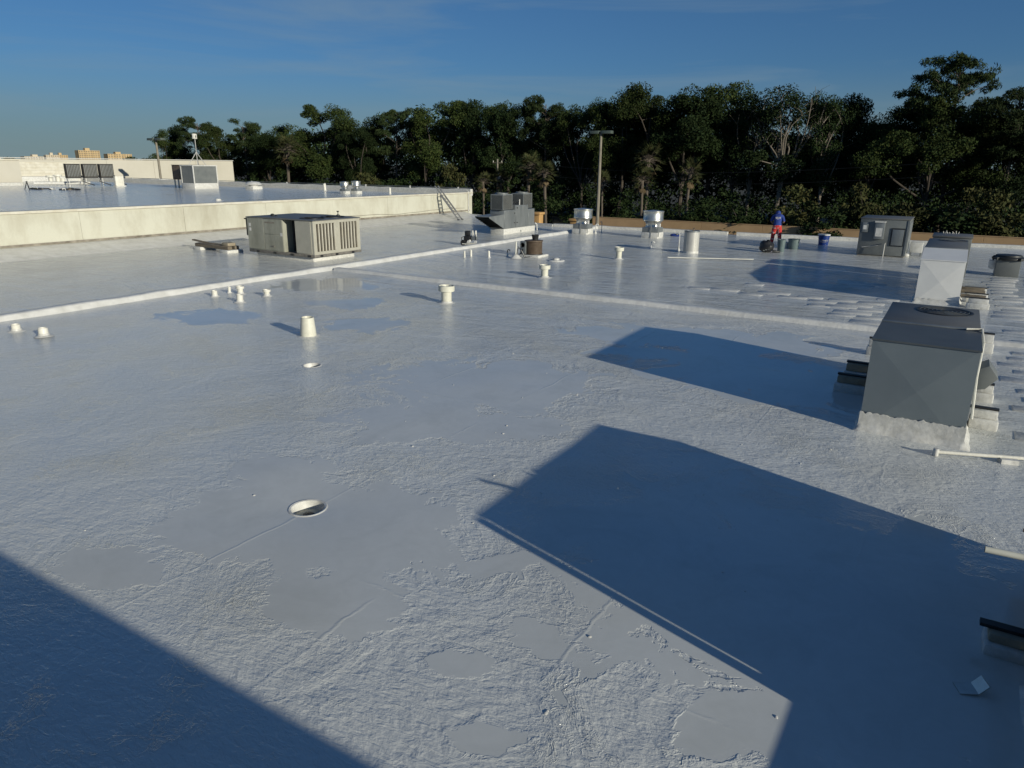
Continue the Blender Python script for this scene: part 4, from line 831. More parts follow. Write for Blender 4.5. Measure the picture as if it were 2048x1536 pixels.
for k in range(7):
    t = (k + 0.5) / 7; yy = -1.55 + 1.5 * t; zz = 1.04 - 0.66 * t; MB().obox((-0.5, yy, zz + 0.02), (0.95, 0.20, 0.012), (rad(15), 0, 0)).build('hood_louvre', M['dark'], gu)
def mini_condenser(y0, lab):
    c = MB().box(-0.93, -0.05, y0, y0 + 1.1, 1.47, 1.50).box(-0.93, -0.05, y0, y0 + 1.1, 2.29, 2.36)
    for (a, b) in ((-0.93, y0), (-0.09, y0), (-0.93, y0 + 1.06), (-0.09, y0 + 1.06)): c.box(a, a + 0.04, b, b + 0.04, 1.5, 2.29)
    c = c.build('condenser_frame', M['grey_galv'], gu)
    MB().box(-0.89, -0.09, y0 + 0.04, y0 + 1.06, 1.5, 2.29).build('coil', M['coil'], c)
    for k in range(12):
        z = 1.53 + k * 0.063; MB().box(-0.055, -0.04, y0 + 0.03, y0 + 1.07, z, z + 0.03).box(-0.90, -0.08, y0 + 0.0, y0 + 0.015, z, z + 0.03).build('louvre', M['grey'], c)
    MB().lathe([(0.40, 2.36), (0.38, 2.43), (0.30, 2.44), (0.30, 2.40)], 24, (-0.49, y0 + 0.55, 0), caps=False).build('fan_ring', M['grey'], c)
mini_condenser(-0.05, 'front'); mini_condenser(2.35, 'rear')
MB().box(-0.9, -0.1, -0.1, 3.5, 1.435, 1.47).build('condenser_rail', M['dark'], gu)
for k in range(3): MB().tube([(-0.2 - 0.1 * k, 1.35, 1.69), (-0.2 - 0.08 * k, 1.5, 1.86 + 0.03 * k), (-0.25, 1.8, 1.78), (-0.22, 2.1, 1.9), (-0.22, 2.35, 1.72)], 0.025, 6).build('hose', M['black'], gu)
MB().tube([(-0.12, 2.0, 1.68), (-0.12, 2.0, 2.02)], 0.04, 8).build('white_bottle', M['white'], gu)
MB().tube([(0.03, 3.72, 0.5), (0.1, 3.85, 0.4), (0.1, 3.9, 0.02)], 0.04, 8).build('drain_trap', M['white'], gu); MB().tube([(-0.01, 1.95, 0.1), (0.04, 1.95, 0.1)], 0.06, 10).build('plug', M['grey'], gu)

# ------------------------------------------------------------------ sprayer, ladder, skid
q = atZ(942, 491, 0); sp = empty('paint_sprayer', (q.x, q.y, 0), rad(12), 'black engine-driven paint sprayer on wheels between beige unit and grey double unit', 'sprayer')
for x_, y_ in ((-0.36, -0.2), (-0.36, 0.28)): MB().lathe([(0.06, -0.04), (0.13, -0.045), (0.15, -0.02), (0.15, 0.02), (0.13, 0.045), (0.06, 0.04)], 18).build('wheel', M['black'], sp, loc=(x_, y_, 0.15)).rotation_euler = (rad(90), 0, 0)
for x_, y_ in ((-0.02, -0.28), (0.36, -0.26)): MB().lathe([(0.02, -0.03), (0.075, -0.03), (0.08, 0.0), (0.075, 0.03), (0.02, 0.03)], 14).build('caster', M['white'], sp, loc=(x_, y_, 0.22)).rotation_euler = (rad(90), 0, 0)
MB().tube([(-0.4, -0.22, 0.1), (0.42, -0.25, 0.06)], 0.03, 8).tube([(-0.4, 0.25, 0.1), (0.42, 0.25, 0.06)], 0.03, 8).tube([(0.42, -0.25, 0.06), (0.42, 0.25, 0.06)], 0.03, 8).build('frame', M['pvc_white'], sp)
MB().box(-0.34, 0.02, -0.18, 0.18, 0.22, 0.50).build('engine_block', M['black'], sp, 0.04)
MB().box(-0.30, -0.04, -0.16, 0.10, 0.50, 0.76).build('fuel_tank', M['black'], sp, 0.05); MB().cyl(-0.28, 0.08, 0.5, 0.66, 0.07, 12).build('air_filter', M['dark'], sp)
MB().box(0.06, 0.34, -0.14, 0.14, 0.30, 0.48).build('pump_housing', M['grey_galv'], sp, 0.03); MB().tube([(0.14, -0.05, 0.46), (0.12, -0.05, 0.78)], 0.035, 8).build('cylinder', M['pvc_white'], sp); MB().tube([(0.28, -0.02, 0.46), (0.28, -0.02, 0.78)], 0.045, 8).build('cylinder', M['pvc_white'], sp)
MB().tube([(0.34, -0.16, 0.08), (0.34, -0.16, 0.60)], 0.018, 6).tube([(-0.4, -0.2, 0.1), (-0.44, -0.22, 0.42), (-0.28, -0.22, 0.48)], 0.018, 6).build('handle', M['dark'], sp)
MB().ball((0.02, -0.2, 0.26), 0.07).build('gauge', M['white'], sp)



la = empty('extension_ladder', (-33.2, 45.9, 0.0), 0, 'aluminium extension ladder leaning on the cream wall near its right end', 'ladder')
ft = Vector((0.30, 0, 0.02)); tp = Vector((-1.95, 0, 2.42))
ld = (tp - ft); ln = ld.length; u = ld.normalized()
for k, (s0, s1, off, hw) in enumerate(((0.0, 0.72, 0.0, 0.24), (0.2, 1.0, 0.05, 0.20))):
    n = Vector((-u.z, 0, u.x)) * -off
    for sy in (-hw, hw): MB().tube([ft + u * ln * s0 + n + Vector((0, sy, 0)), ft + u * ln * s1 + n + Vector((0, sy, 0))], 0.055, 4).build('rail', M['ladder'], la)
    nr = int((s1 - s0) * ln / 0.30)
    for j in range(nr):
        c = ft + u * (ln * s0 + 0.2 + j * 0.30) + n; MB().tube([c + Vector((0, -hw, 0)), c + Vector((0, hw, 0))], 0.026, 6).build('rung', M['ladder'], la)
for sy in (-0.24, 0.24): MB().box(0.24, 0.41, sy - 0.05, sy + 0.05, -0.01, 0.05).build('foot', M['black'], la)
sk = atZ(440, 502, 0); pl = empty('lumber_pile', (sk.x, sk.y, 0), rad(-4), 'dark weathered timber support left of the beige air conditioner', 'timber')
for k in range(2): MB().box(-1.6 + 0.1 * k, 1.1, -0.28 + k * 0.36, -0.05 + k * 0.36, 0.14, 0.30).build('beam', M['wood'], pl, 0.015, 1)
MB().obox((-1.3, 0.0, 0.34), (1.5, 0.14, 0.06), (0, rad(5), rad(6))).build('plank', M['wood'], pl)
for xx in (-1.3, 0.9): MB().box(xx - 0.30, xx + 0.35, -0.42, 0.42, -0.01, 0.14).build('sleeper', M['white_rough'], pl, 0.03)
MB().box(0.5, 1.0, -0.2, 0.22, 0.30, 0.44).build('block', M['wood_pale'], pl, 0.02)
#@@RIGHT
# ------------------------------------------------------------------ ducted units in a row on the right
def crossbreak(m, x0, x1, y, z0, z1, proud=0.030):
    m._add([(x0, y, z0), (x1, y, z0), (x1, y, z1), (x0, y, z1), ((x0 + x1) / 2, y - proud, (z0 + z1) / 2)], [(0, 1, 4), (1, 2, 4), (2, 3, 4), (3, 0, 4)])
def skirt(x0, x1, y0, y1, h, seed, mat, parent, out=0.10):
    """hand-brushed coating climbing the foot of a unit, ragged upper edge"""
    r = np.random.default_rng(seed); loop = []
    for (ax, ay, bx, by) in ((x0, y0, x1, y0), (x1, y0, x1, y1), (x1, y1, x0, y1), (x0, y1, x0, y0)):
        n = max(2, int(math.hypot(bx - ax, by - ay) / 0.035))
        for i in range(n): loop.append((ax + (bx - ax) * i / n, ay + (by - ay) * i / n))
    cx, cy = (x0 + x1) / 2, (y0 + y1) / 2; n = len(loop); vs = []; ph = r.random() * 9
    for i, (x, y) in enumerate(loop):
        ox = math.copysign(1, x - cx) if abs(abs(x - cx) - (x1 - x0) / 2) < 0.02 else 0; oy = math.copysign(1, y - cy) if abs(abs(y - cy) - (y1 - y0) / 2) < 0.02 else 0
        hh = h * (1 + 0.13 * mnoise.noise((x * 2.2, y * 2.2, ph)) + 0.07 * mnoise.noise((x * 9, y * 9, ph))) + 0.010 * r.normal()
        o1 = out * (1 + 0.5 * mnoise.noise((x * 3, y * 3, ph + 4))); vs += [(x + ox * o1, y + oy * o1, -0.02), (x + ox * o1 * 0.35, y + oy * o1 * 0.35, 0.05), (x + ox * 0.010, y + oy * 0.010, 0.12), (x + ox * 0.010, y + oy * 0.010, hh), (x - ox * 0.01, y - oy * 0.01, hh + 0.004)]
    m = MB(); m._add(vs, [(i*5 + j, ((i+1) % n)*5 + j, ((i+1) % n)*5 + j + 1, i*5 + j + 1) for i in range(n) for j in range(4)])
    return m.build('coated_skirt', mat, parent, smooth=70)
def ducted_unit(x0, x1, y0, yd, y1, z, lab, face, top, duct_h=None, seed=1, base=0.28, slope=0.0):
    u = empty('ducted_unit', (x0, y0, 0), 0, lab, 'air conditioner', 'ducted units in a row on the right'); w = x1 - x0; d1 = yd - y0; d2 = y1 - y0; dh = duct_h or z
    m = MB(); m._add([(0, 0, 0), (w, 0, 0), (w, d1, 0), (0, d1, 0), (0, 0, dh), (w, 0, dh - slope), (w, d1, z - slope), (0, d1, z)], [(1, 2, 6, 5), (2, 3, 7, 6), (3, 0, 4, 7)])
    crossbreak(m, 0.0, w, 0.0, 0.0, dh); m.build('duct', face, u, smooth=0)
    m = MB(); m._add([(-0.012, -0.022, dh + 0.004), (w + 0.012, -0.022, dh + 0.004), (w + 0.012, d1, z + 0.004), (-0.012, d1, z + 0.004), (-0.012, -0.022, dh - 0.022), (w + 0.012, -0.022, dh - 0.022), (w + 0.012, d1, z - 0.022), (-0.012, d1, z - 0.022)],
                      [(0, 1, 2, 3), (7, 6, 5, 4), (0, 4, 5, 1), (1, 5, 6, 2), (3, 2, 6, 7), (0, 3, 7, 4)]); m.build('duct_top', top, u)
    MB().box(-0.015, w + 0.015, d1 - 0.03, d1 + 0.05, z - 0.02, z + 0.024).build('joint_strip', M['grey_galv'], u, 0.006)
    MB().box(0.0, w, d1 + 0.05, d2, 0.30, z).build('condenser_cabinet', M['grey'], u, 0.015)
    MB().box(-0.01, w + 0.01, d1 + 0.05, d2 + 0.01, z, z + 0.018).build('condenser_top', M['unit_top'], u, 0.006)
    fx, fy = w * 0.62, d2 - 0.58
    MB().lathe([(0.47, z + 0.016), (0.46, z + 0.03), (0.42, z + 0.03), (0.42, z + 0.016)], 36, (fx, fy, 0), caps=False).build('fan_ring', M['dark'], u)
    MB().cyl(fx, fy, z + 0.016, z + 0.020, 0.42, 36).build('fan_opening', M['coil'], u)
    for k in range(5): MB().obox((fx + 0.2 * math.cos(k * 1.2566), fy + 0.2 * math.sin(k * 1.2566), z + 0.024), (0.34, 0.12, 0.004), (0, 0, k * 1.2566)).build('fan_blade', M['dark'], u)
    for k in range(6): MB().lathe([(0.06 + 0.065 * k, z + 0.033), (0.066 + 0.065 * k, z + 0.036), (0.072 + 0.065 * k, z + 0.033)], 30, (fx, fy, 0), caps=False).build('guard_ring', M['grey'], u)
    skirt(-0.004, w + 0.004, -0.026, d1, base, seed, M['white_rough'], u)
    for k in range(8): MB().box(-0.012, -0.001, d1 + 0.15 + k * (d2 - d1 - 0.3) / 8, d1 + 0.15 + (k + 0.75) * (d2 - d1 - 0.3) / 8, 0.5, z - 0.15).build('side_louvre', M['dark'], u)
    return u
def sleeper(x0, x1, y, h, lab, wood='white_rough', rail=True, dark=False):
    s = empty('equipment_sleeper', ((x0 + x1) / 2, y, 0), 0, lab, 'sleeper', 'coated blocks under the ducted units'); w = (x1 - x0) / 2
    MB().box(-w, w, -0.17, 0.17, -0.02, h * 0.55).build('lower_block', M['white_rough'], s, 0.035); MB().box(-w * 0.86, w * 0.86, -0.12, 0.13, h * 0.55, h).build('upper_block', M[wood], s, 0.02)
    side = 1 if x0 < -0.5 else -1
    if rail: MB().box(*sorted((-side * w * 0.9, side * w * 1.25)), -0.04, 0.05, h, h + 0.032).build('support_rail', M['dark'], s)
    return s
ducted_unit(-0.83, 0.60, 12.1, 13.65, 15.75, 1.50, 'grey sheet-metal ducted unit with a fan on top, nearest whole unit on the right', M['duct'], M['duct_top'], seed=2, base=0.30)
u2 = ducted_unit(-0.78, 0.42, 25.7, 27.3, 30.9, 1.58, 'white-faced ducted unit, second of the row on the right', M['duct_white'], M['duct_white'], duct_h=1.36, seed=5, base=0.14)
u3 = ducted_unit(1.12, 2.5, 4.74, 6.2, 8.35, 1.46, 'near ducted unit cut by the right edge, casting the largest shadow', M['duct'], M['duct_top'], seed=8, base=0.3)
for (x0, x1, y, h, lab, wd) in ((-1.50, -0.90, 14.25, 0.30, 'front coated block left of the grey ducted unit', 'wood_pale'), (-1.46, -0.90, 15.15, 0.34, 'rear coated block left of the grey ducted unit', 'wood_pale'), (-1.30, -0.86, 17.6, 0.36, 'far coated block behind the grey ducted unit, left side', 'white_rough'),
                             (0.68, 1.08, 13.35, 0.30, 'front coated block right of the grey ducted unit', 'white_rough'), (0.68, 1.06, 15.0, 0.30, 'rear coated block right of the grey ducted unit', 'white_rough'), (0.72, 1.16, 19.3, 0.42, 'tall coated block behind the grey ducted unit, right side', 'white_rough'),
                             (0.62, 1.22, 25.6, 0.30, 'front coated block right of the white-faced unit', 'white_rough'), (0.62, 1.22, 26.7, 0.28, 'middle coated block right of the white-faced unit', 'white_rough'), (0.62, 1.20, 27.8, 0.32, 'rear coated block right of the white-faced unit', 'white_rough'),
                             (0.78, 1.14, 6.75, 0.19, 'dark-topped block beside the near unit at the right edge', 'wood_pale')):
    sleeper(x0, x1, y, h, lab, wd)
for k, yy in enumerate((25.9, 26.9, 27.6)): tag(MB().box(0.44, 1.1, yy - 0.06, yy + 0.06, 0.26, 0.36).build('timber_beam', M['wood'], bevel=0.01), ['nearest', 'middle', 'farthest'][k] + ' brown timber beam right of the white-faced unit', 'timber', 'timber beams right of the white-faced unit')
# fittings of the grey ducted unit
tag(MB().prism([(0.62, 0.95), (0.80, 1.05), (0.95, 0.86), (0.80, 0.66), (0.62, 0.62)], 'y', 13.2, 13.7).build('side_hood', M['grey'], bevel=0.01), 'small grey hood on the right side of the grey ducted unit', 'hood')
tag(MB().tube([(0.40, 13.55, 1.535), (0.62, 13.62, 1.54), (0.66, 13.2, 1.40), (0.63, 12.6, 1.0), (0.66, 12.3, 0.4)], 0.018, 6).build('loose_conduit', M['pvc_white']), 'pale cable over the right edge of the grey ducted unit', 'cable')
# the near unit's pipe ends, just inside the right edge
tag(MB().tube([(0.54, 5.59, 1.43), (1.6, 5.66, 1.43)], 0.024, 14, caps=False).tube([(0.545, 5.59, 1.43), (0.56, 5.59, 1.43)], 0.018, 10).build('pipe_end', M['pvc']), 'cream pipe end sticking in from the right edge over the large shadow', 'pipe')
tag(MB().tube([(0.80, 6.15, 1.40), (1.6, 6.2, 1.40)], 0.014, 10).build('pipe_end', M['rust']), 'thinner rusty pipe just above the cream pipe end', 'pipe')
m = MB().box(1.12, 1.22, 4.61, 4.694, 0.0, 1.45).box(1.14, 1.20, 4.69, 4.75, 0.0, 0.52)  # post placed for the light streak in the shadow; lower box added to end it
tag(m.build('riser_with_filler', M['grey_galv']), 'upright channel with an added filler shaping the shadow gap, just beyond the right edge', 'post')
lw = empty('low_shadow_caster', (1.4, 3.0, 0), 0, 'unseen low shadow caster added in front of the near unit, beyond the right edge', 'duct')  # unseen beams added to cast the lower shadow, gap left for a light streak
MB().box(0, 0.15, 0, 1.56, -0.02, 0.22).build('lower_run', M['duct'], lw, 0.01); MB().box(0.02, 0.15, 0.0, 1.54, 0.30, 0.52).build('upper_run', M['duct'], lw, 0.01)
for a in (0.1, 0.9): MB().box(0.03, 0.13, a, a + 0.3, 0.22, 0.30).build('spacer', M['wood'], lw)
cp = empty('roof_conduit', (0.27, 11.5, 0), 0, 'white conduit lying on the roof in front of the grey ducted unit', 'conduit')
MB().tube([(0, 0, 0.06), (1.2, 0.45, 0.06), (6, 2.3, 0.06)], 0.028, 10).build('tube', M['pvc_white'], cp); MB().lathe([(0.04, 0.0), (0.04, 0.10), (0.03, 0.11)], 12).build('elbow', M['white'], cp)
MB().obox((0.9, 0.30, 0.02), (0.22, 0.16, 0.07), (0, 0, 0.3)).build('support_block', M['white_rough'], cp)
pa = atZ(1335, 517, 0); pb = atZ(1507, 521, 0)
tag(MB().tube([(pa.x, pa.y, 0.05), ((pa.x + pb.x) / 2, (pa.y + pb.y) / 2, 0.05), (pb.x, pb.y, 0.05)], 0.024, 8).build('roof_conduit', M['pvc_white']), 'long white conduit on the roof below the white flue', 'conduit')
# plain dark cabinet behind the white-faced unit with bird spikes
bk = empty('dark_cabinet', (-0.70, 31.3, 0), 0, 'dark rooftop cabinet with white bird spikes behind the white-faced unit', 'cabinet')
MB().box(0, 1.25, 0, 1.5, 0.2, 1.62).build('body', M['grey'], bk, 0.02); MB().box(-0.03, 1.28, -0.03, 1.53, 1.62, 1.68).build('lid', M['unit_top'], bk, 0.01); MB().box(0.1, 1.15, 0.1, 1.4, -0.02, 0.2).build('curb', M['white_rough'], bk)
for k in range(8): MB().tube([(0.3 + 0.07 * k, 1.3, 1.68), (0.28 + 0.07 * k + 0.05 * math.sin(k * 2.1), 1.3, 1.75 + 0.035 * math.sin(k * 1.3))], 0.014, 5).build('bird_spike', M['pvc_white'], bk)

# ------------------------------------------------------------------ dark grey unit near the roof edge
du = empty('rooftop_unit', (-4.0, 38.8, 0), 0, 'dark grey boxy rooftop unit with electrical boxes, near the roof edge on the right', 'air conditioner')
MB().box(0, 2.1, 0, 2.55, 0.06, 1.74).build('cabinet', M['grey'], du, 0.015); MB().box(-0.03, 2.13, -0.03, 2.58, 1.74, 1.79).build('top_cover', M['unit_top'], du, 0.01); MB().box(0.05, 2.05, 0.05, 2.5, -0.02, 0.06).build('base_rail', M['rail'], du)
MB().box(0.10, 0.36, -0.10, -0.001, 1.12, 1.58).build('electrical_box', M['grey_galv'], du, 0.012); MB().box(0.66, 1.08, -0.16, -0.001, 0.82, 1.62).build('electrical_box', M['grey_galv'], du, 0.012)
MB().box(0.64, 1.10, -0.20, -0.002, 1.60, 1.66).build('box_hood', M['white'], du); MB().box(0.72, 1.0, -0.166, -0.161, 0.95, 1.35).build('label_plate', M['white'], du); MB().box(0.15, 0.30, -0.106, -0.101, 1.25, 1.45).build('label_plate', M['white'], du)
MB().box(1.38, 1.96, -0.03, -0.001, 0.52, 1.36).build('recess_frame', M['dark'], du); MB().box(1.43, 1.92, -0.045, -0.031, 0.56, 1.30).build('access_panel', M['grey_galv'], du, 0.008)
MB().box(2.02, 2.10, -0.02, -0.001, 0.1, 1.72).build('corner_post', M['grey_galv'], du)
MB().tube([(1.2, -0.35, -0.02), (1.2, -0.28, 0.62), (1.2, -0.05, 0.64)], 0.028, 8).build('gas_pipe', M['galv'], du); MB().tube([(0.2, -0.03, 0.40), (0.9, -0.03, 0.52)], 0.02, 6).build('conduit', M['galv'], du)
MB().box(2.101, 2.12, 0.2, 2.3, 0.3, 1.6).build('side_panel', M['grey_galv'], du, 0.006)
wc = empty('white_cabinet', (-1.80, 40.0, 0), 0, 'small white cabinet just right of the dark grey boxy unit', 'cabinet')
MB().box(0, 0.55, 0, 0.4, 0.16, 0.66).build('body', M['white'], wc, 0.015)
for a in (0.03, 0.46):
    for b in (0.03, 0.31): MB().box(a, a + 0.06, b, b + 0.06, -0.02, 0.16).build('leg', M['grey_galv'], wc)
MB().ball((-0.1, -0.3, 0.05), (0.16, 0.12, 0.09)).build('coated_lump', M['white_rough'], wc)
ex = empty('hooded_exhaust', (1.95, 34.55, 0), 0, 'dark mushroom-capped exhaust at the right edge near the roof end', 'exhaust fan')
MB().box(-0.40, 0.42, -0.40, 0.42, -0.02, 0.66).build('curb', M['grey'], ex, 0.02)
MB().lathe([(0.50, 0.64), (0.56, 0.66), (0.565, 0.74), (0.46, 0.77), (0.44, 0.83), (0.15, 0.85), (0.01, 0.855)], 10).build('cap', M['dark'], ex)
for k in range(4): MB().obox((0.585 * math.cos(k * 1.57 + 0.78), 0.585 * math.sin(k * 1.57 + 0.78), 0.70), (0.10, 0.16, 0.10), (0, 0, k * 1.57 + 0.78)).build('bracket', M['dark'], ex)
MB().prism([(-0.62, 0.28), (-0.44, 0.26), (-0.42, 0.60), (-0.64, 0.62)], 'y', -0.3, -0.1).build('junction_box', M['white'], ex, 0.02); MB().tube([(-0.5, -0.2, 0.6), (-0.55, -0.2, 0.74), (-0.4, -0.1, 0.78)], 0.03, 8).build('conduit', M['dark'], ex)
tag(MB().box(2.75, 4.4, 34.2, 34.32, -0.01, 0.30).build('coated_beam', M['white_rough'], bevel=0.02), 'white coated beam right of the mushroom-capped exhaust, at the edge', 'beam')

# ------------------------------------------------------------------ worker and his things
def person(loc, rz):
    J = {}; verts = []; edges = []; rads = []
    def jt(n, p, r, par=None):
        J[n] = len(verts); verts.append(p); rads.append(r if isinstance(r, tuple) else (r, r))
        if par: edges.append((J[par], J[n]))
    jt('pelvis', (0, 0, 0.95), (0.155, 0.12)); jt('belly', (0, 0.02, 1.08), (0.145, 0.11), 'pelvis'); jt('chest', (0, 0.10, 1.27), (0.175, 0.13), 'belly'); jt('upper', (0, 0.20, 1.40), (0.14, 0.10), 'chest')
    jt('neck', (0, 0.28, 1.44), 0.055, 'upper'); jt('head', (0, 0.37, 1.48), (0.085, 0.10), 'neck'); jt('crown', (0, 0.43, 1.55), (0.07, 0.08), 'head')
    for s, n in ((-1, 'l'), (1, 'r')):
        st = 0.03 * s
        jt('hip' + n, (0.10 * s, 0, 0.88), 0.098, 'pelvis'); jt('thigh' + n, (0.125 * s, 0.015, 0.70), 0.085, 'hip' + n); jt('knee' + n, (0.15 * s, 0.02 - st, 0.49), 0.062, 'thigh' + n); jt('calf' + n, (0.165 * s, -0.01 - st, 0.34), 0.058, 'knee' + n)
        jt('ankle' + n, (0.18 * s, -0.02 - st, 0.09), 0.042, 'calf' + n); jt('ball' + n, (0.19 * s, 0.10 - st, 0.045), (0.045, 0.035), 'ankle' + n); jt('toe' + n, (0.20 * s, 0.18 - st, 0.035), (0.035, 0.025), 'ball' + n)
        jt('sh' + n, (0.20 * s, 0.20, 1.37), 0.07, 'upper'); jt('el' + n, (0.29 * s, 0.18, 1.12), 0.046, 'sh' + n); jt('wr' + n, (0.20 * s, 0.33, 1.05), 0.030, 'el' + n); jt('palm' + n, (0.185 * s, 0.41, 1.035), (0.036, 0.02), 'wr' + n)
        for k, (dx, L_) in enumerate(((-0.03, 0.062), (-0.01, 0.075), (0.01, 0.07), (0.03, 0.055))):
            jt('f%d%s' % (k, n), (0.185 * s + dx, 0.455 + 0.01 * (k % 2), 1.03), 0.0095, 'palm' + n); jt('t%d%s' % (k, n), (0.185 * s + dx * 1.1, 0.46 + L_ * 0.55, 1.03 - L_ * 0.7), 0.008, 'f%d%s' % (k, n))
        jt('th' + n, (0.185 * s - 0.045 * s, 0.405, 1.02), 0.010, 'palm' + n); jt('tt' + n, (0.185 * s - 0.065 * s, 0.44, 0.995), 0.009, 'th' + n)
    me = bpy.data.meshes.new('skeleton'); me.from_pydata(verts, edges, []); o = bpy.data.objects.new('skeleton', me); COL.objects.link(o)
    md = o.modifiers.new('skin', 'SKIN'); md.use_smooth_shade = True
    sv = me.skin_vertices[0].data
    for i, r_ in enumerate(rads): sv[i].radius = r_; sv[i].use_root = (i == 0)
    sb = o.modifiers.new('sub', 'SUBSURF'); sb.levels = 2; sb.render_levels = 2
    dg = bpy.context.evaluated_depsgraph_get(); dg.update(); em = bpy.data.meshes.new_from_object(o.evaluated_get(dg)); bpy.data.objects.remove(o)
    em.name = 'body'; em.materials.clear(); em.materials.append(M['skin'])
    p = empty('person', loc, rz, 'worker in a blue shirt and red patterned trousers, standing with his back turned', 'person')
    link('body', em, p)
    co = np.array([v.co[:] for v in em.vertices]); no = np.array([v.normal[:] for v in em.vertices])
    def garment(name, test, off, mat):
        fs = [list(f.vertices) for f in em.polygons if test(f.center)]; ids = sorted({i for f in fs for i in f}); mp = {i: k for k, i in enumerate(ids)}
        g_ = bpy.data.meshes.new(name); g_.from_pydata([tuple(co[i] + no[i] * (off + 0.006 * mnoise.noise(Vector(co[i]) * 9))) for i in ids], [], [[mp[i] for i in f] for f in fs]); g_.materials.append(mat); g_.shade_smooth(); return link(name, g_, p)
    sh = garment('shirt', lambda c: (0.90 < c.z < 1.485 and abs(c.x) < 0.2 and c.y < 0.30) or (c.z > 1.16 and abs(c.x) >= 0.17 and c.z < 1.5), 0.026, M['shirt'])
    garment('trousers', lambda c: 0.10 < c.z < 0.965 and c.y < 0.3, 0.034, M['trousers']); garment('shoe', lambda c: c.z <= 0.10 and c.x < 0, 0.012, M['black']); garment('shoe', lambda c: c.z <= 0.10 and c.x > 0, 0.012, M['black'])
    MB().lathe([(0.115, 1.63), (0.118, 1.66), (0.105, 1.73), (0.06, 1.77), (0.01, 1.78)], 18, (0, 0.40, -0.14)).box(-0.07, 0.07, 0.47, 0.60, 1.495, 1.505).build('cap', M['shirt'], p)
    MB().ball((0, 0.38, 1.48), (0.092, 0.098, 0.075)).build('hair', M['black'], p)
    MB().ball((-0.035, 0.485, 1.48), 0.014).ball((0.035, 0.485, 1.48), 0.014).build('eyes', M['white'], p); MB().tube([(0, 0.48, 1.48), (0, 0.505, 1.445), (0, 0.48, 1.44)], [0.008, 0.014, 0.01], 6).build('nose', M['skin'], p)
    for s in (-1, 1): MB().ball((0.092 * s, 0.38, 1.47), (0.014, 0.028, 0.034)).build('ear', M['skin'], p)
    from mathutils.bvhtree import BVHTree
    bt = BVHTree.FromPolygons([tuple(v.co) for v in sh.data.vertices], [list(f.vertices) for f in sh.data.polygons])
    def stroke(x, z, w, h):
        hit = bt.ray_cast(Vector((x, -1, z)), Vector((0, 1, 0)))
        if hit[0] is not None: m_.box(x - w / 2, x + w / 2, hit[0].y - 0.010, hit[0].y + 0.01, z - h / 2, z + h / 2)
    m_ = MB()   # the unreadable white print across the back: four chunky glyphs
    for (x, z, w, h) in ((-0.115, 1.335, 0.020, 0.05), (-0.095, 1.30, 0.018, 0.10), (-0.06, 1.31, 0.022, 0.12), (-0.035, 1.35, 0.03, 0.02), (-0.035, 1.305, 0.03, 0.02), (-0.035, 1.262, 0.03, 0.02), (0.005, 1.31, 0.018, 0.11), (0.025, 1.265, 0.03, 0.02), (0.065, 1.31, 0.02, 0.12), (0.085, 1.33, 0.015, 0.05), (0.105, 1.31, 0.02, 0.12)): stroke(x, z, w, h)
    m_.build('back_print', M['white'], sh)
    return p
M['skin'] = pm('skin', (0.30, 0.17, 0.11), None, rough=0.5); M['shirt'] = pm('blue_shirt', (0.014, 0.045, 0.24), (0.010, 0.030, 0.17), 6, 0.8)
M['trousers'] = pm('red_print_trousers', (0.50, 0.030, 0.025), (0.55, 0.42, 0.38), 9, 0.8, lo=0.585, hi=0.60, detail=1); M['blue'] = pm('blue_bucket_plastic', (0.010, 0.040, 0.20), (0.008, 0.03, 0.16), 4, 0.35); M['bin'] = pm('grey_green_bin', (0.12, 0.165, 0.165), (0.09, 0.125, 0.13), 3, 0.5)
q = atZ(1550, 491, 0); w_ = person((q.x, q.y, -0.01), rad(14)); w_.scale = (1.12, 1.12, 1.12)
def bucket(px, py, r, h, lab, mat, rimmat=None, lid=None):
    p = atZ(px, py, 0); b = empty('bucket', (p.x, p.y, -0.01), rad(9), lab, 'bucket', 'buckets around the worker')
    MB().lathe([(r * 0.80, 0), (r * 0.82, 0.01), (r * 0.97, h * 0.92), (r * 0.97, h), (r * 0.9, h), (r * 0.75, 0.04)], 28, caps=False).build('shell', mat, b)
    MB().lathe([(r, h * 0.93), (r * 1.05, h * 0.94), (r * 1.05, h * 1.0), (r * 0.98, h * 1.01)], 28, caps=False).build('rim', rimmat or mat, b)
    MB().cyl(0, 0, 0.0, 0.02, r * 0.79, 28).build('base', mat, b)
    if lid: MB().lathe([(r * 1.06, h * 0.97), (r * 1.08, h * 1.0), (r * 1.06, h * 1.07), (r * 0.9, h * 1.075), (0.01, h * 1.06)], 28).build('lid', lid, b)
    return b
bucket(1561, 503, 0.20, 0.60, 'narrow grey-green bin at the worker’s right foot', M['bin'])
bucket(1586, 498, 0.29, 0.52, 'wide grey-green bin right of the worker', M['bin'])
bucket(1572, 496, 0.13, 0.30, 'small pale bucket between the two grey-green bins', M['white'])
bb = bucket(1646, 490, 0.30, 0.56, 'blue bucket with a white lid and white lettering right of the worker', M['blue'], lid=M['white'])
fc = bpy.data.curves.new('lettering', 'FONT'); fc.body = "LOWE'S"; fc.size = 0.135; fc.align_x = 'CENTER'; fc.extrude = 0.002
fo = bpy.data.objects.new('lettering_curve', fc); COL.objects.link(fo); dg = bpy.context.evaluated_depsgraph_get(); dg.update(); tm = bpy.data.meshes.new_from_object(fo.evaluated_get(dg)); bpy.data.objects.remove(fo)
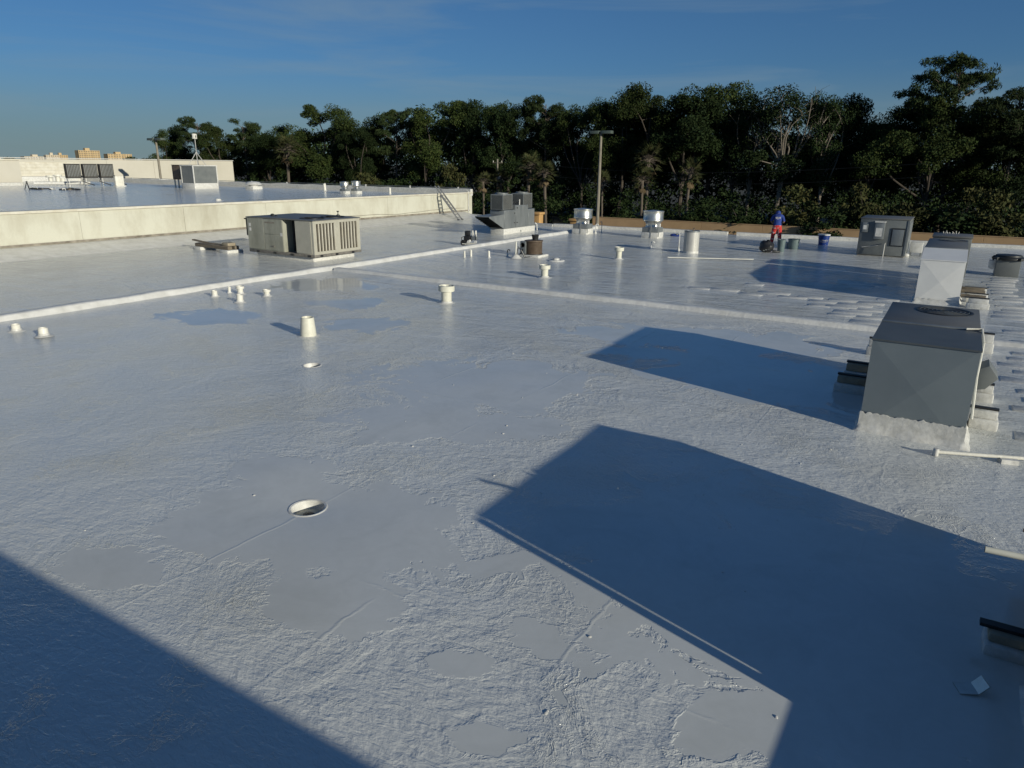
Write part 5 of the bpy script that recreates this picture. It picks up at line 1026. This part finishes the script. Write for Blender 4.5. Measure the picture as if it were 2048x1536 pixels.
for v in tm.vertices:   # wrapped round the shell
    a = v.co.x / 0.285; z = 0.22 + v.co.y; rr = 0.30 * (0.82 + 0.15 * z / 0.515) + 0.004 + v.co.z; v.co = (rr * math.sin(a), -rr * math.cos(a), z)
tm.materials.clear(); tm.materials.append(M['white']); link('lettering', tm, bb)
MB().tube([(0.31 * math.cos(t), 0.02 - 0.31 * math.sin(t) * 0.3 - 0.2 * math.sin(t), 0.50 - 0.34 * math.sin(t)) for t in np.linspace(0, math.pi, 12)], 0.006, 5).build('handle', M['galv'], bb)
q = atZ(1532, 504, 0); bg = empty('black_bag', (q.x, q.y, 0), 0, 'bulging black bag on the roof left of the worker', 'bag')
m = MB().ball((0, 0, 0.26), (0.36, 0.30, 0.30), 20, 14); m.v = [tuple(Vector(p) * (1 + 0.16 * mnoise.noise(Vector(p) * 5) + 0.06 * mnoise.noise(Vector(p) * 14))) for p in m.v]; m.build('sack', M['black'], bg)
MB().lathe([(0.05, 0.5), (0.04, 0.55), (0.09, 0.60)], 10, (0.05, 0, 0), caps=False).build('tied_neck', M['black'], bg); MB().tube([(0.3, 0.0, 0.05), (0.5, 0.05, 0.03), (0.62, 0.2, 0.04)], [0.09, 0.07, 0.04], 8).build('loose_end', M['black'], bg)
for (a, b) in ((0.05, -0.25), (0.16, -0.22), (-0.05, -0.27)): MB().obox((a, b - 0.02, 0.12 + 0.4 * a), (0.07, 0.012, 0.05), (0, 0, 0.3)).build('print_patch', M['grey'], bg)
q = atZ(1350, 473, 0); cb = empty('cloth_bundle', (q.x, q.y, 0), 0, 'small dark blue bundle on the roof behind the white flue', 'bundle')
m = MB().ball((0, 0, 0.07), (0.30, 0.16, 0.10), 14, 9); m.v = [tuple(Vector(p) * (1 + 0.25 * mnoise.noise(Vector(p) * 7))) for p in m.v]; m.build('cloth', M['shirt'], cb); MB().ball((0.12, -0.05, 0.12), (0.10, 0.08, 0.05)).build('fold', M['black'], cb)

# ------------------------------------------------------------------ things on the higher roof
for k, (px, lab) in enumerate(((150, 'left one of three dark condensers on a stand, higher roof'), (181, 'middle one of three dark condensers on a stand, higher roof'), (207, 'right one of three dark condensers on a stand, higher roof'))):
    p = atZ(px, 373, UZ); c = empty('wall_condenser', (-73.6, 38.75 + k * 1.62, UZ), rad(-14), lab, 'condenser', 'three condensers on a stand')
    MB().box(-0.38, 0.38, -0.62, 0.62, 0.82, 2.05).build('case', M['coil'], c, 0.03); MB().box(-0.40, 0.40, -0.64, 0.64, 2.05, 2.09).build('lid', M['dark'], c)
    for j in range(9): MB().box(0.385, 0.405, -0.56 + j * 0.13, -0.50 + j * 0.13, 0.9, 1.98).build('grille_bar', M['grey'], c)
    MB().box(-0.3, 0.3, -0.63, -0.62, 0.9, 1.98).build('end_panel', M['coil'], c); MB().box(-0.42, 0.42, -0.6, 0.6, 0.74, 0.82).build('stand_rail', M['dark'], c)
    for a in (-0.35, 0.35): MB().tube([(a, -0.5, -0.05), (a, -0.5, 0.75)], 0.045, 8).build('leg', M['white'], c)
    MB().tube([(0.4, 0.55, 1.0), (0.6, 0.75, 0.8), (0.6, 0.6, 0.45), (0.7, 1.1, 0.25), (0.9, 1.5, 0.1)], 0.05, 8).build('line_hose', M['black'], c)
q = atZ(204, 369, UZ); MBx = empty('junction_cabinet', (-71.4, 41.9, UZ), 0, 'cream electrical cabinet standing below the right dark condenser', 'cabinet')
MB().box(-0.15, 0.15, -0.42, 0.42, 0, 0.95).build('case', M['pvc_white'], MBx, 0.02); MB().box(-0.3, 0.3, -0.5, 0.5, -0.05, 0.05).build('base', M['white_rough'], MBx)
# white posts, pipes and stands left of the condensers
for k, (px, py, h, lab) in enumerate(((103, 368, 0.85, 'leftmost capped white stub left of the dark condensers'), (117, 367, 0.9, 'second capped white stub left of the dark condensers'), (127, 367, 0.55, 'shortest white stub left of the dark condensers'))): vent(px, py, h, 0.22, 0.42 if k < 2 else 0, 0.18, lab, 'pvc_white', z=UZ, grp='white stubs on the higher roof')
a0 = atZ(60, 370, UZ); tag(MB().tube([(-76.6, 36.5, UZ + 0.25), (-74.2, 40.6, UZ + 0.25)], 0.16, 10).build('white_duct_pipe', M['white']), 'thick white pipe lying in front of the screen wall', 'pipe')
for k, (px, py, lab) in enumerate(((88, 379, 'white loop of hose with a green rag, left on the higher roof'), (140, 380, 'small heap of white debris below the dark condensers'))):
    p = atZ(px, py, UZ); o_ = empty('debris_heap', p, 0, lab, 'debris')
    for j in range(6): MB().obox((random.uniform(-0.9, 0.9), random.uniform(-0.6, 0.6), 0.06), (0.5 * random.random() + 0.15, 0.25, 0.12), (0.2, 0.1, random.random() * 3)).build('scrap', M[['white', 'wood', 'dark', 'leaf_olive', 'white', 'black'][j]], o_)
    MB().tube([(0.9 * math.cos(t), 0.7 * math.sin(t), 0.05) for t in np.linspace(0, 5.2, 20)], 0.05, 6).build('hose', M['black'], o_)
p = atZ(56, 379, UZ); cn_ = empty('dark_cone', p, 0, 'small dark tripod stand at the foot of the pale roof block', 'stand')
for k in range(3): MB().tube([(0, 0, 0.62), (0.22 * math.cos(k * 2.1), 0.22 * math.sin(k * 2.1), 0)], 0.035, 6).build('leg', M['dark'], cn_)
MB().cyl(0, 0, 0.56, 0.68, 0.07, 8).build('hub', M['dark'], cn_)
pm_ = atZ(152, 330, UZ)
# duct box with white frame, brown unit beside it, antenna on top
db = empty('framed_duct_box', (-59.87, 42.14, UZ), 0, 'grey panelled duct box with a white frame and base on the higher roof', 'duct box'); W_, D_ = 1.85, 2.55
MB().box(-W_, 0, 0, D_, -0.05, 0.50).build('base', M['white'], db, 0.03); MB().box(-W_ + 0.04, -0.04, 0.04, D_ - 0.04, 0.5, 2.0).build('panel_core', M['grey'], db)
for (a, b) in ((-W_, 0), (-0.09, 0), (-W_, D_ - 0.09), (-0.09, D_ - 0.09)): MB().box(a, a + 0.09, b, b + 0.09, 0.5, 2.0).build('frame_post', M['white'], db)
MB().box(-W_ - 0.02, 0.02, -0.02, D_ + 0.02, 2.0, 2.08).build('top_frame', M['white'], db)
ub = empty('brown_unit', (-63.2, 42.9, UZ), 0, 'brown rooftop unit on short white posts left of the framed duct box', 'air conditioner')
MB().box(-0.9, 0.9, 0, 2.2, 0.75, 2.05).build('case', M['rust'], ub, 0.02); MB().box(-0.92, 0.92, -0.02, 2.22, 2.05, 2.1).build('lid', M['dark'], ub); MB().box(0.2, 0.5, -0.05, -0.01, 0.9, 1.5).build('side_box', M['fins'], ub)
for a in (-0.8, -0.25, 0.3, 0.82): MB().cyl(a, 0.1, -0.05, 0.75, 0.075, 10).build('post', M['pvc_white'], ub)
an = empty('antenna_mast', (-60.7, 43.3, UZ + 2.08), rad(20), 'thin tripod mast with a small white box antenna on the framed duct box', 'antenna')
for k in range(3): MB().tube([(0, 0, 1.15), (0.85 * math.cos(k * 2.094), 0.85 * math.sin(k * 2.094), 0)], 0.03, 6).build('leg', M['galv'], an)
MB().tube([(0, 0, 0), (0, 0, 2.4)], 0.035, 8).build('mast', M['galv'], an); MB().box(-0.10, 0.10, -0.22, 0.22, 2.3, 2.75).build('antenna_box', M['pvc_white'], an, 0.02); MB().cyl(0, 0, 2.42, 2.6, 0.115, 12).build('antenna_eye', M['dark'], an)
# mushroom vent, twin fans, small pipes
p = atZ(508, 378, UZ); mv = empty('mushroom_vent', p, 0, 'white mushroom vent in the middle of the higher roof', 'vent')
MB().box(-0.55, 0.55, -0.55, 0.55, -0.05, 0.25).build('curb', M['white_rough'], mv, 0.03); MB().cyl(0, 0, 0.25, 0.42, 0.42, 20).build('neck', M['white'], mv); MB().lathe([(0.72, 0.40), (0.74, 0.46), (0.55, 0.62), (0.2, 0.68), (0.01, 0.69)], 24).build('cap', M['white'], mv)
p = atZ(471, 370, UZ); sv_ = MB().cyl(0, 0, -0.05, 0.35, 0.14, 12).build('vent_stub', M['pvc_white'], loc=p); tag(sv_, 'tiny white stub left of the mushroom vent', 'vent pipe')
upblast(690, 387, 0.62, 'small aluminium fan on the higher roof, left one of two', UZ, 'small fans on the higher roof'); upblast(713, 387, 0.66, 'small aluminium fan on the higher roof, right one of two', UZ, 'small fans on the higher roof')
vent(650, 382, 0.62, 0.13, 0, 0, 'upright white pipe left of the two small fans', 'pvc_white', z=UZ, grp='pipes on the higher roof'); vent(780, 388, 0.50, 0.09, 0, 0, 'lone white pipe right of the two small fans', 'pvc_white', z=UZ, grp='pipes on the higher roof'); vent(437, 402, 0.12, 0.16, 0, 0, 'low white stub near the front edge of the higher roof', 'pvc_white', z=UZ, grp='pipes on the higher roof')
for k in range(3):
    p = atZ(272 + k * 22, 363, UZ); tag(MB().box(-0.6, 0.6, -1.4, 1.4, -0.03, 0.32).build('white_sleeper', M['white_rough'], bevel=0.05, loc=p), ['left', 'middle', 'right'][k] + ' one of three low white sleepers before the pale wall', 'sleeper', 'low white sleepers on the higher roof')

for k, (x, y, rz, lab) in enumerate(((0.70, 6.0, 0.4, 'bent shiny metal scrap, also standing in for a sunlit patch, lower right'),)):
    sc_ = MB().prism([(-0.11, 0.0), (0.03, 0.01), (0.10, 0.09), (0.09, 0.095), (0.025, 0.018), (-0.11, 0.006)], 'y', -0.07, 0.07 + 0.03 * k); o_ = sc_.build('metal_scrap', M['alu'], loc=(x, y, 0.004)); o_.rotation_euler = (0, 0, rz); tag(o_, lab, 'scrap metal')  # its bright metal doubles as a sunlit patch inside the shadow
